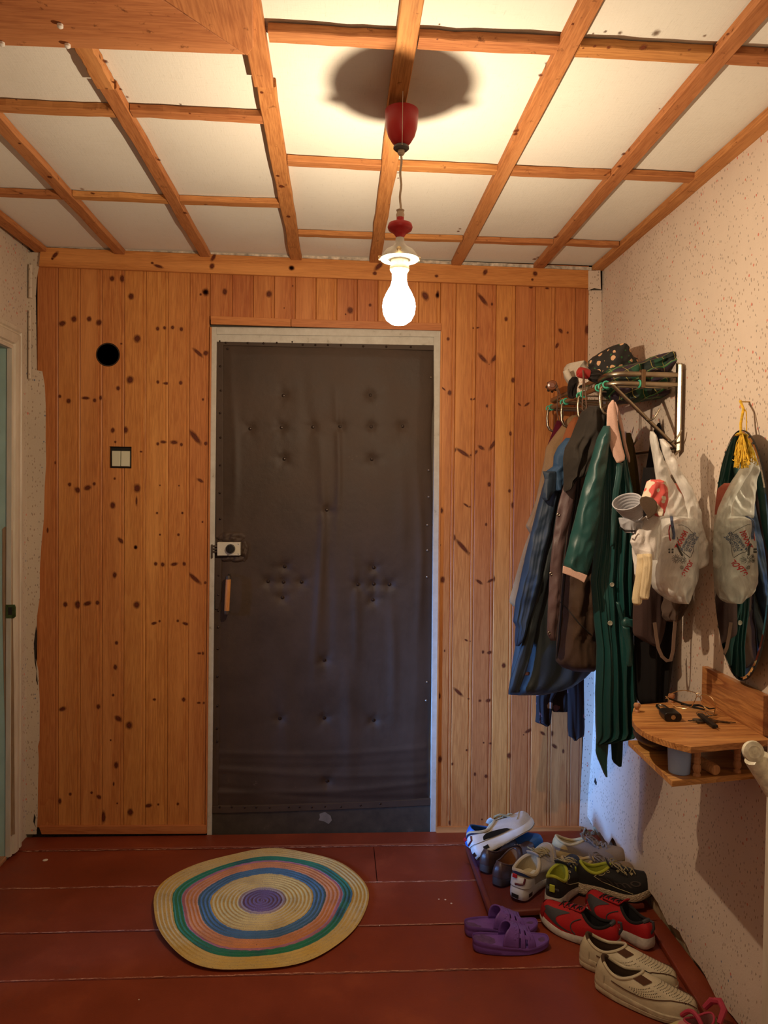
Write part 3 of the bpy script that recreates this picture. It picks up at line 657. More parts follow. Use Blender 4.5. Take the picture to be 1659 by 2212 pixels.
# ================================================================ pendant lamp
REDP = mat('red_plastic', (.42, .020, .022), .35, var=.06, bump=.05)
GRYP = mat('grey_rubber_ring', (.09, .09, .085), .5)
CORD = mat('dusty_cord', (.45, .36, .26), .8)
WHE = mat('white_enamel_dish', (.55, .55, .5), .35, var=.12)
SOCK = mat('ivory_socket', (.75, .68, .52), .45)
by = 1.795; bx = P(862, 650, y=by).x
def LZ(py): return P(862, py, y=by).z
lm = empty('pendant_lamp', (bx, by, ZC-.024), 'bare lit bulb pendant with red ceiling cup hanging in front of the padded door', 'lamp')
def lat(nm, prof, m_, label=None, n=40):   # profile as (radius px, image y)
    k = by/F
    return MB().lathe([(r*k, LZ(y)) for r, y in prof], (bx, by, 0), n).build(nm, m_, lm, label=label)
zc_ = ZC-.026
k = by/F
MB().lathe([(r*k, z) for r, z in [(0, LZ(318)), (10, LZ(316)), (20, LZ(308)), (29, LZ(293)), (34, LZ(275)), (36, LZ(250)), (36, LZ(240)), (35, LZ(240)), (33, LZ(252)), (0, LZ(255))]], (bx, by, 0), 44).build('ceiling_cup', REDP, lm)
lat('cup_ring', [(0, 326), (13, 325), (17, 321), (17, 317), (13, 314), (0, 313)], GRYP)
lat('strain_relief', [(0, 336), (5, 335), (8, 331), (7, 328), (8, 324), (0, 323)], CORD)
MB().tube([(bx, by, LZ(250)), (bx, by, zc_+.004)], .004, 8).build('hook_stem', GRYP, lm)
MB().tube([(bx+.0015*math.sin(i*1.1), by+.001*math.cos(i), lerp(LZ(334), LZ(462), i/14)) for i in range(15)], .0027, 8).build('cord', CORD, lm)
lat('cord_knot', [(0, 472), (8, 470), (9, 464), (7, 458), (9, 454), (3, 451), (0, 450)], CORD)
lat('turned_neck', [(0, 518), (9, 517), (9, 512), (14, 504), (25, 497), (27, 491), (25, 484), (13, 480), (8, 476), (8, 469), (0, 468)], REDP)
lat('shade_gallery', [(40, 562), (42, 560), (41, 557), (39, 553), (30, 541), (16, 533), (10, 524), (9, 514), (8, 514), (8, 526), (14, 535), (27, 543), (37, 555), (39, 560)], WHE, n=48)
bs_ = mat('brass_screw', (.75, .6, .35), .25, 1.0)
for a in (2.75, .35, 4.6):
    c_ = Vector((bx+.046*math.cos(a), by+.047*math.sin(a), LZ(553))); d = Vector((math.cos(a), math.sin(a), 0))
    MB().lathe([(0, 0), (.0045, 0), (.0045, .006), (.006, .008), (.006, .011), (0, .012)], c_-d*.004, 10, d).build('gallery_screw', bs_, lm)
lat('socket', [(0, 545), (17, 545), (17.5, 560), (19, 562), (19, 574), (21, 577), (21, 583), (18, 588), (0, 588)], SOCK)
# glass bulb: translucent glowing envelope around the point light
t = NT('glowing_bulb_glass'); e = t.new('ShaderNodeEmission', {'Color': (1, .86, .70), 'Strength': 9.0}); tr_ = t.new('ShaderNodeBsdfTransparent')
ad = t.new('ShaderNodeAddShader'); t.t.links.new(e.outputs[0], ad.inputs[0]); t.t.links.new(tr_.outputs[0], ad.inputs[1]); t.t.links.new(ad.outputs[0], t.out.inputs[0])
lat('bulb', [(16, 589), (16, 606), (19, 618), (28, 634), (34, 648), (36, 662), (34, 678), (27, 692), (16, 700), (0, 703)], t.m, 'glowing glass bulb')
lo = bpy.data.objects.new('bulb_light', pl); C.objects.link(lo); lo.location = (bx+.001, by+.009, LZ(688))
# cobweb thread
MB().tube([(bx-.002, by-.05, zc_+.003), (bx-.001, by-.04, LZ(330))], .0006, 5).build('cobweb_thread', mat('cobweb', (.7, .65, .55), .6), lm)
# ================================================================ wall fittings
sw = empty('light_switch', (sc.x, YB+.012, sc.z), 'cream two-rocker light switch in black square recess of pine wall', 'switch')
CRM = mat('cream_switch_plastic', (.62, .60, .44), .4, var=.06, bump=.05)
MB().box((sc.x-.042, YB+.010, sc.z-.042), (sc.x+.042, YB+.02, sc.z+.042)).build('switch_base', BLK, sw, bevel=.002)
a = P(241.5, 973.5, y=YB+.002); b = P(280, 1008, y=YB+.002); mx = (a.x+b.x)/2
for x0, x1, tl in ((a.x, mx-.0008, .002), (mx+.0008, b.x, -.001)):
    m = MB(); z0, z1 = b.z, a.z
    m.loft([[(x0, YB+.010, z0), (x1, YB+.010, z0), (x1, YB+.010, z1), (x0, YB+.010, z1)], [(x0+.001, YB+tl, z0+.001), (x1-.001, YB+tl, z0+.001), (x1-.001, YB-tl*.5, z1-.001), (x0+.001, YB-tl*.5, z1-.001)]])
    m.build('rocker', CRM, sw, smooth=False, bevel=.001)
# junction box sunk in the round hole
jb = empty('junction_box', (hc.x, YB+.03, hc.z), 'dark round junction box sunk in hole of pine wall above the switch', 'junction box')
r_ = 24*YB/F
MB().lathe([(r_, -.012), (r_, .045), (0, .045), (0, .040), (r_-.003, .040), (r_-.003, -.012)], (hc.x, YB+.013, hc.z), 40, (0, 1, 0)).build('box_shell', mat('burnt_box_shell', (.03, .017, .01), .6), jb)
MB().lathe([(0, -.012), (r_*.80, -.012), (r_*.84, -.008), (r_*.84, .02), (0, .02)], (hc.x+.004, YB+.014, hc.z+.001), 32, (0, 1, 0)).build('box_lid', BLK, jb)
# mirror
mk = NT('mirror_silver'); MIR = mk.fin((.80, .86, .83), .015, 1.0)
mc = P(1598, 1200, x=XR-.02); mirc = Vector((XR-.022, 1.868, (P(1598, 932, x=XR-.02).z+P(1598, 1466, x=XR-.02).z)/2))
hh = (P(1598, 932, x=XR-.02).z-P(1598, 1466, x=XR-.02).z)/2; hw = .158
mi = empty('wall_mirror', (XR-.012, mirc.y, mirc.z), 'frameless oval mirror with dark edge hung on wallpapered wall', 'mirror')
tilt = .035
def mp(a, rr, dx): 
    y = mirc.y+.008+hw*rr*math.cos(a); z = mirc.z+hh*rr*math.sin(a)
    return (XR-.016-dx-(1-math.cos(a)*rr)*hw*.07-(math.sin(a)*rr+1)*hh*tilt*.5, y, z)
m = MB(); n = 72
m.loft([[mp(2*PI*k/n, 1.0, 0) for k in range(n)], [mp(2*PI*k/n, 1.0, .004) for k in range(n)]]); m.build('backing', BLK, mi)
m = MB(); m.loft([[mp(2*PI*k/n, .992, .0042) for k in range(n)], [mp(2*PI*k/n, .97, .0062) for k in range(n)]]); m.build('mirror_glass', MIR, mi, smooth=False)
m = MB()
for k in range(0, 11):
    a = 2*PI*(k+.8*math.sin(k*3))/11
    m.lathe([(0, 0), (.004, 0), (0, .0004)], mp(a, .985, .0055), 7, (-1, 0, 0))
o = m.build('edge_foxing', mat('worn_silvering', (.03, .03, .025), .6), mi); o['kind'] = 'stuff'
nl = P(1610, 868, x=XR-.01)
ng = empty('wall_nail', (nl.x, nl.y, nl.z), 'small brass nail in wallpaper above the oval mirror', 'nail')
MB().lathe([(0, -.012), (.002, -.012), (.002, .018), (.004, .019), (.004, .021), (0, .0215)], (XR-.002, nl.y, nl.z), 10, (-1, 0, 0)).build('shank', mat('nail_brass', (.5, .36, .15), .3, 1), ng)
YEL = mat('yellow_yarn', (.72, .44, .03), .8, var=.3, vs=90)
tb = Vector((XR-.032, P(1604, 890, x=XR-.032).y, P(1604, 890, x=XR-.032).z))
ts = empty('yarn_tassel', (tb.x, tb.y, tb.z), 'yellow yarn tassel hanging from nail over the oval mirror', 'tassel')
ps = [nl+Vector((-.012, 0, 0)), P(1616, 900, x=XR-.026), P(1618, 945, x=XR-.03)]
MB().tube([nl+Vector((-.014, .0, .002)), P(1606, 884, x=XR-.028), P(1600, 915, x=XR-.040), P(1601, 950, x=XR-.046)], .0035, 7).tube([nl+Vector((-.016, 0, 0)), P(1612, 890, x=XR-.024), P(1613, 940, x=XR-.036)], .0016, 6).build('cord', YEL, ts)
m = MB(); rr = random.Random(2)
for i in range(46):
    a = P(1602+rr.uniform(-3, 3), 940+rr.uniform(-6, 6), x=XR-.050+rr.uniform(-.004, .004)); b = P(1602+rr.uniform(-17, 18), 990+rr.uniform(-8, 22), x=XR-.050+rr.uniform(-.012, .010))
    m.tube([a, a.lerp(b, .4)+Vector((rr.uniform(-.004, .002), rr.uniform(-.006, .006), 0)), a.lerp(b, .75)+Vector((0, rr.uniform(-.006, .006), 0)), b, b+Vector((0, rr.uniform(-.012, .012), rr.uniform(-.004, .006)))], .0014, 4)
o = m.build('fringe', YEL, ts); o['kind'] = 'stuff'
MB().tube([P(1601, 938, x=XR-.05)+Vector((0, .012*math.cos(k), .002*math.sin(2*k)+0))+Vector((.012*math.sin(k), 0, 0)) for k in [i*PI/5 for i in range(10)]], .0022, 6, closed=True).build('binding', YEL, ts)
# ================================================================ shelf
SHT = wood('shelf_wood_print', (.68, .33, .10), (.17, .045, .012), 'x', ring=.95, rough=.35); SHY = wood('shelf_wood_print_long', (.58, .27, .085), (.17, .045, .012), 'y', ring=.95, rough=.35)
PALE = wood('turned_pale_wood', (.55, .27, .12), (.22, .09, .035), 'z', ring=.3, rough=.5)
zt = P(1515, 1513, x=XR-.02).z
sh = empty('wall_shelf', (XR-.003, 1.95, zt), 'two-tier wooden wall shelf with rounded top board under the oval mirror', 'shelf')
def pz(px, py, z): return P(px, py, z=z)
# backboard
XB = XR-.021
a = P(1515, 1516, x=XB); b = P(1647, 1600, x=XB); a2 = P(1515, 1438, x=XB); b2 = P(1647, 1505, x=XB)
MB().prism([(XB, a.y, a.z-.0), (XB, b.y, a.z-.0), (XB, b.y, a2.z-.002), (XB, a.y, a2.z)], (.018, 0, 0)).build('backboard', SHY, sh, smooth=False, bevel=.001)
top_px = [(1376, 1523), (1440, 1517), (1515, 1514)]
tp = [pz(*q, zt) for q in [(1515, 1513.5), (1440, 1517), (1376, 1522), (1368, 1530), (1365.5, 1542), (1366, 1556), (1373, 1567), (1386, 1577), (1402, 1586), (1424, 1594.5), (1450, 1603), (1493, 1613.5)]]
tp.append(Vector((XB, pz(1640, 1598, zt).y, zt)))
MB().prism([(p.x, p.y, zt) for p in tp], (0, 0, -.016)).build('top_board', SHT, sh, smooth=False, bevel=.001)
zl = zt-.100
lp = [pz(1357, 1599, zl), pz(1452, 1687, zl), Vector((XB+.015, pz(1640, 1668, zl).y, zl)), Vector((XB+.015, pz(1357, 1599, zl).y, zl))]
MB().prism([(p.x, p.y, zl) for p in lp], (0, 0, -.015)).build('bottom_board', SHT, sh, smooth=False, bevel=.001)
def post(px, py):
    q = pz(px, py, zl); h_ = zt-.016-zl-.0004
    pr = [(0, 0), (.0095, 0), (.0095, .06), (.0065, .10), (.0085, .14), (.0105, .22), (.0095, .30), (.0070, .36), (.0085, .39), (.0085, .44), (.0075, .46), (.0085, .48), (.0085, .54), (.0072, .57), (.0085, .60), (.009, .75), (.0085, .9), (.0085, 1), (0, 1)]
    MB().lathe([(r, .0002+z*h_) for r, z in pr], q, 20).build('turned_post', PALE, sh)
post(1505, 1676); post(1592, 1668)
for px, py in ((1376, 1538), (1450, 1517)):
    q = pz(px, py, zt); MB().lathe([(0, 0), (.008, 0), (.008, .004), (.0055, .006), (.005, .010), (.0085, .013), (.0095, .019), (.0075, .024), (0, .0255)], q+Vector((0, 0, .0002)), 20).build('peg', PALE, sh)
# cup
MUG = mat('pale_blue_plastic', (.34, .50, .88), .4, var=.04, bump=.05)
q = pz(1467, 1668, zl); q.z += .0006
cu = empty('plastic_cup', q, 'pale blue plastic cup on lower shelf board', 'cup')
r_ = .029; MB().lathe([(0, 0), (r_*.86, 0), (r_*.9, .002), (r_, .064), (r_*.96, .064), (r_*.85, .004), (0, .004)], q, 40).build('body', MUG, cu)
# rolling pin
q = pz(1555, 1676, zl)
rp = empty('rolling_pin', (q.x, q.y, zl), 'pale wooden rolling pin lying on lower shelf board', 'rolling pin')
a = Vector((q.x-.01, q.y+.0, zl+.0145)); b = a+Vector((-.035, .20, 0))
MB().tube([a, a+(b-a)*.01, a+(b-a)*.5, b], [.0122, .0138, .014, .0135], 20).build('roller', PALE, rp)
# dark brush / pouch on the lower board
q = pz(1412, 1625, zl)
BRN = mat('dark_brown_leather_pouch', (.035, .018, .011), .35, var=.3)
pu = empty('leather_pouch', q, 'dark brown leather pouch behind the pale blue cup', 'pouch')
m = MB(); m.grid(lambda u, v_: (q.x+.012+.045*math.cos(2*PI*u)*max(1e-4, math.sin(PI*v_))**.6, q.y+.035+.085*math.sin(2*PI*u)*max(1e-4, math.sin(PI*v_))**.6, zl+.001+.066*(v_+.04*math.sin(4*PI*u))*.96), 28, 12); m.build('body', BRN, pu, ang=180)
MB().tube([(q.x-.028, q.y-.01+.09*i/8, zl+.060+.004*math.sin(i)) for i in range(9)], .003, 6).build('strap', BRN, pu)
# padlock lying on the top board
PB = mat('black_padlock', (.018, .015, .013), .35, .3, var=.2); CH = mat('worn_chrome', (.5, .46, .38), .22, 1.0, var=.15, bump=.1)
a = pz(1432, 1548, zt); b = pz(1478, 1566, zt)
pk = empty('padlock', (a+b)/2, 'black padlock with steel shackle lying on top shelf board', 'padlock')
u_ = (pz(1466, 1569, zt)-pz(1440, 1546, zt)); u_.z = 0; u_.normalize(); w_ = Vector((-u_.y, u_.x, 0))
c0 = pz(1441, 1548, zt)
def rr2(c_, sx, sy, r0, n=5):
    out = []
    for (sgx, sgy, a0) in ((1, 1, 0), (-1, 1, 90), (-1, -1, 180), (1, -1, 270)):
        for i in range(n): 
            a_ = math.radians(a0+90*i/(n-1)); out.append((sgx*(sx-r0)+r0*math.cos(a_), sgy*(sy-r0)+r0*math.sin(a_)))
    return out
ol = rr2(None, .0225, .0115, .009)
cz = zt+.0125
def axm(o_, s): return c0+u_*s+w_*o_[0]+Vector((0, 0, .0125+o_[1]))
MB().loft([[axm(p, 0) for p in ol], [axm(p, .048) for p in ol]]).build('lock_body', PB, pk, bevel=.0015)
MB().tube([c0+w_*(.0125*s_)+u_*(-t_)+Vector((0, 0, .0125)) for s_, t_ in [(1, 0), (1, .030), (.85, .052), (.5, .062), (0, .066), (-.5, .062), (-.85, .052), (-1, .030), (-1, 0)]], .0042, 12).build('shackle', CH, pk)
MB().lathe([(0, 0), (.006, 0), (.006, .001), (0, .0012)], c0+u_*.048+Vector((0, 0, .0125)), 16, u_).build('keyway', CH, pk)
# keys
q = pz(1523, 1560, zt)
ky = empty('key_bunch', q, 'bunch of keys with dark tag lying beside padlock on top board', 'keys')
def flatkey(c_, ang, L_, m_, head=.011):
    d = Vector((math.cos(ang), math.sin(ang), 0)); w = Vector((-d.y, d.x, 0)); m = MB()
    hd_ = [c_+d*head*math.cos(2*PI*k/12)+w*head*math.sin(2*PI*k/12) for k in range(12)]; m.prism(hd_, (0, 0, .002))
    bl = [c_+d*head*.8+w*.0035, c_+d*(L_*.5)+w*.0035, c_+d*(L_*.55)+w*.001, c_+d*(L_*.62)+w*.0035, c_+d*(L_*.7)+w*.0005, c_+d*(L_*.78)+w*.003, c_+d*L_+w*0, c_+d*L_-w*.003, c_+d*head*.8-w*.003]
    m.prism([p+Vector((0, 0, .0002)) for p in bl], (0, 0, .0018)); return m
KD = mat('dark_key_steel', (.14, .11, .08), .35, .9)
for i, (px, py, ang, L_, z_) in enumerate(((1505, 1556, -1.9, .035, .0005), (1512, 1561, 3.0, .03, .003), (1533, 1556, -.55, .05, .0005), (1540, 1560, -.3, .055, .003), (1520, 1554, .4, .05, .0055))):
    flatkey(pz(px, py, zt)+Vector((0, 0, z_)), ang, L_, KD).build('key', KD, ky)
a = pz(1512, 1552, zt)+Vector((0, 0, .011)); b = pz(1545, 1575, zt)+Vector((0, 0, .006)); d = (b-a).normalized(); w = d.cross(Vector((0, 0, 1))).normalized()
m = MB(); ol = [(-.008, -.004), (.008, -.004), (.008, .004), (-.008, .004)]
m.loft([[p+w*o_[0]+Vector((0, 0, o_[1])) for o_ in ol] for p in (a, b)]); m.build('key_tag', PB, ky, smooth=False, bevel=.002)
MB().tube([b, b+d*.012], .0016, 8).build('tag_pin', CH, ky)
for px, py, r_, z_ in ((1532, 1552, .010, .012), (1518, 1548, .016, .006)):
    c_ = pz(px, py, zt)+Vector((0, 0, z_)); MB().tube([c_+Vector((r_*math.cos(k*PI/8), r_*math.sin(k*PI/8), .003*math.sin(k*PI/8))) for k in range(16)], .0009, 6, closed=True).build('key_ring', CH, ky)
# glasses: upside-down wire frame standing on the board behind the keys
gl = empty('eyeglasses', pz(1500, 1530, zt), 'thin gold-rimmed eyeglasses with black temples standing on shelf', 'eyeglasses')
GOLD = mat('gold_wire', (.75, .55, .30), .2, 1.0, bump=0)
a = pz(1440, 1531, zt); b = pz(1542, 1548, zt); zg = 0.0035
def gp(px, py): # plane through a,b, vertical
    n_ = (b-a).cross(Vector((0, 0, 1))); d = ray(px, py); o = Vector((0, 0, CAMH)); t_ = (a-o).dot(n_)/d.dot(n_); return o+d*t_
def wire(pts, r_=.0011, closed=False): return MB().tube([gp(*p) for p in pts], r_, 6, closed=closed)
wire([(1441, 1505), (1450, 1498), (1463, 1493), (1478, 1491), (1490, 1493), (1501, 1496), (1505, 1500), (1504, 1507), (1499, 1518), (1494, 1526), (1480, 1531), (1462, 1528), (1448, 1518)], closed=True).build('rim', GOLD, gl)
wire([(1512, 1505), (1516, 1501), (1527, 1501), (1536, 1506), (1543, 1515), (1546, 1528), (1544, 1538), (1534, 1536), (1522, 1527), (1517, 1522)], closed=True).build('rim', GOLD, gl)
wire([(1504, 1498), (1508, 1497), (1513, 1499)]).build('bridge', GOLD, gl); wire([(1504, 1507), (1508, 1503), (1512, 1506)]).build('bridge', GOLD, gl)
wire([(1545, 1528), (1543, 1540), (1542, 1547)], .0014).build('end_piece', GOLD, gl)
wire([(1438, 1504), (1441, 1507), (1438, 1509)], .0016).build('end_piece', GOLD, gl)
gt = NT('clear_lens'); gt.fin((1, 1, 1), .02, 0, .5, Transmission_Weight=1.0, IOR=1.05, Alpha=.25)
for pts in ([(1443, 1507), (1451, 1500), (1463, 1495), (1478, 1493), (1490, 1495), (1501, 1499), (1502, 1507), (1497, 1518), (1492, 1524), (1480, 1528), (1463, 1525), (1450, 1517)], [(1514, 1505), (1518, 1503), (1527, 1503), (1535, 1508), (1541, 1516), (1543, 1528), (1541, 1535), (1534, 1533), (1523, 1525), (1518, 1520)]):
    MB().add([gp(*p) for p in pts], [tuple(range(len(pts)))]).build('lens', gt.m, gl, smooth=False)
# temples: folded, crossing in front
m1 = [gp(1439, 1505), gp(1444, 1508).lerp(pz(1444, 1512, zt), .2), pz(1478, 1527, zt)+Vector((0, 0, .008)), pz(1500, 1531, zt)+Vector((0, 0, .004)), pz(1522, 1535, zt)+Vector((0, 0, .003))]
MB().tube(m1, [.0018, .0022, .003, .003, .0022], 8).build('temple', BLK, gl)
m1 = [gp(1545, 1530), gp(1533, 1530).lerp(pz(1533, 1534, zt), .3), pz(1510, 1531, zt)+Vector((0, 0, .010)), pz(1490, 1530, zt)+Vector((0, 0, .008)), pz(1471, 1526, zt)+Vector((0, 0, .006))]
MB().tube(m1, [.0018, .0022, .003, .003, .0022], 8).build('temple', BLK, gl)
# ================================================================ near door leaf with white lever handle
d3 = empty('door_3', (.87, 1.45, 0), kind='structure')
x3 = P(1655, 1700, y=1.45).x
MB().box((x3, .60, .012), (x3+.042, 1.45, 2.0)).build('leaf', IV, d3, smooth=False, bevel=.003)
HWH = mat('chipped_white_handle', (.80, .74, .58), .35, var=.3, vs=60)
yq = 1.40
MB().tube([P(1631, 1633, y=yq), P(1634, 1637, y=yq), P(1642, 1655, y=yq), P(1656, 1685, y=yq), P(1668, 1708, y=yq), P(1690, 1725, y=yq+.0)], [.018, .0235, .021, .017, .016, .016], 20).build('lever_handle', HWH, d3)
c_ = P(1624, 1622, y=yq-.012)
MB().lathe([(0, 0), (.0195, 0), (.0205, .004), (.0195, .010), (.012, .0125), (.010, .0115), (.006, .0115), (.004, .013), (.001, .0128), (0, .011)], c_, 28, (-.1, -1, .15)).build('handle_end', HWH, d3)
# ================================================================ round rug
rugc = Vector((-.245, 2.535, 0)); 
def edge(a):
    return 1+.012*math.sin(3*a+.5)+.012*math.sin(5*a)+.006*math.sin(9*a)-.02*max(0, math.cos(a-3.6))**6+.03*max(0, math.cos(a-3.0))**10-.02*max(0, math.cos(a-2.2))**8
rg = empty('round_rug', rugc, 'round crocheted rug with yellow, green, orange and blue rings', 'rug')
def rugmat(name, col, fleck=(.07, .05, .03), col2=None):
    t = NT(name); v = t.coord(); n = t.noise(v, 10, 5, .7); c = t.ramp(n, [(.3, dk(col, .75)), (.7, dk(col, 1.2))])
    if col2: c = t.mix(t.ramp(t.noise(v, 5, 4, .6), [(.45, (0,)*3), (.6, (1,)*3)]), c, col2)
    f = t.noise(v, 230, 3, .7); c = t.mix(t.ramp(f, [(.60, (0,)*3), (.70, (.75,)*3)]), c, fleck)
    t.bump(t.noise(v, 300, 2), .8, .003); return t.fin(c, .95, None, .1, Sheen_Weight=.2)
BANDS = [(0, .185, 'centre_ring', (.13, .065, .12)), (.185, .225, 'grey_ring', (.30, .20, .16)), (.225, .48, 'inner_straw_ring', (.56, .38, .10)), (.48, .595, 'blue_ring', (.055, .125, .18)),
         (.595, .715, 'orange_ring', (.56, .21, .06)), (.715, .745, 'pink_ring', (.40, .15, .20)), (.745, .835, 'green_ring', (.02, .19, .09)), (.835, 1.0, 'outer_straw_ring', (.58, .41, .14))]
ncoil = 27
def rugpt(rr, a, top=True):
    e = edge(a) if rr > .7 else 1+(edge(a)-1)*max(0, (rr-.2)/.5)
    wob = 1+.006*math.sin(a*7+rr*9)
    R0 = (.363+.012*math.sin(a)**2)*rr*e*wob
    ph = rr*ncoil+a/(2*PI); z = .007+.0028*abs(math.sin(PI*ph))
    z += .016*max(0, rr-.72)/.28*max(0, math.cos(a-3.25))**3
    return (rugc.x+R0*math.cos(a), rugc.y+R0*math.sin(a), z if top else z-.0055)
for r0_, r1_, nm, col in BANDS:
    nr = max(4, int((r1_-r0_)*ncoil*5)); jag = .004
    m = MB()
    def f(u, w):
        a = 2*PI*u; jr0 = (.006*N((math.cos(a)*9, math.sin(a)*9, r0_), 3) if r0_ > .1 else 0); jr1 = (.006*N((math.cos(a)*9, math.sin(a)*9, r1_), 3) if r1_ < 1 else 0)
        return rugpt(lerp(r0_+jr0, r1_+jr1, w), a)
    m.grid(f, 200, nr)
    if r1_ == 1.0: m.grid(lambda u, w: (lambda p, q: tuple(lerp(p[i], q[i], w) for i in range(3)))(rugpt(1, 2*PI*u), rugpt(.985, 2*PI*u, False)), 200, 2)
    m.build(nm, rugmat('rug_'+nm, col, (.05, .035, .025), (.018, .07, .085) if nm == 'green_ring' else ((.50, .31, .06) if nm == 'outer_straw_ring' else None)), rg, ang=180, fix=False)
MB().loft([[ (rugc.x+.34*math.cos(a)*edge(a), rugc.y+.35*math.sin(a)*edge(a), z) for a in [2*PI*k/60 for k in range(60)]] for z in (.0008, .0035)]).build('underside', cloth('rug_backing', (.3, .25, .18)), rg)
# ================================================================ cellar hatch under the shoes
HZ = .036
hp = [P(1005, 1822, z=HZ), P(1057, 1971, z=HZ), P(1385, 1958, z=HZ)]
hatch = empty('cellar_hatch', (.8, 2.7, 0), 'raised dark red hatch lid in the right corner carrying the shoe heap', 'hatch')
x0a, x0b, y0_, y1_ = hp[1].x, hp[0].x, hp[1].y, hp[0].y
x1_ = XR-.035
RED2 = mat('hatch_leatherette', (.125, .022, .013), .5, var=.25, vs=6)
def lid(e, z): return [(x0a+e, y0_+e, z), (x1_-e, hp[2].y+.02+e, z), (x1_-e, y1_-e, z), (x0b+e, y1_-e, z)]
MB().loft([lid(.006, .0145), lid(0, .018), lid(0, HZ-.006), lid(.004, HZ-.001), lid(.014, HZ), lid(.018, HZ-.003), lid(.022, HZ-.0035)]).build('lid', RED2, hatch, ang=50)
MB().loft([lid(.03, .002), lid(.03, .0145)]).build('frame', wood('hatch_frame_wood', (.22, .10, .05), (.1, .04, .02), 'x', wear=.6), hatch, smooth=False)
rb = empty('red_ribbon', (P(1290, 1965, z=HZ).x, P(1290, 1965, z=HZ).y, HZ), 'thin bright red ribbon lying over the hatch edge', 'ribbon')
a, b, c_ = P(1291, 1941, z=HZ+.001), P(1283, 1966, z=HZ+.001), P(1277, 1985, z=.012)
MB().add([a+Vector((-.002, 0, 0)), a+Vector((.002, 0, 0)), b+Vector((.005, 0, 0)), b+Vector((-.004, 0, 0)), c_+Vector((.004, 0, 0)), c_+Vector((-.003, 0, 0))], [(0, 1, 2, 3), (3, 2, 4, 5)]).build('strip', mat('bright_red_ribbon', (.6, .03, .03), .5), rb, smooth=False, solid=.001)
# red ledge at the foot of the right wall
o = MB().prism([P(1400, 1992, z=.02), P(1538, 2214, z=.02), (XR-.004, P(1538, 2214, z=.02).y, .02), (XR-.004, P(1400, 1992, z=.02).y+.02, .02)], (0, 0, -.0195)).build('trim_3', RED, None, smooth=False, bevel=.004); o['kind'] = 'structure'

FLK = mat('pale_paint_fleck', (.62, .52, .42), .8)
for px, py, r in ((948, 1943, .0035), (962, 1944, .004), (975, 1952, .004), (98, 1858, .010), (820, 2000, .002), (300, 2160, .002)):
    q = P(px, py, z=0); MB().lathe([(0, -.001), (r, .0006), (r*.8, .0016), (0, .002)], q, 9).build('paint_fleck', FLK, fl)
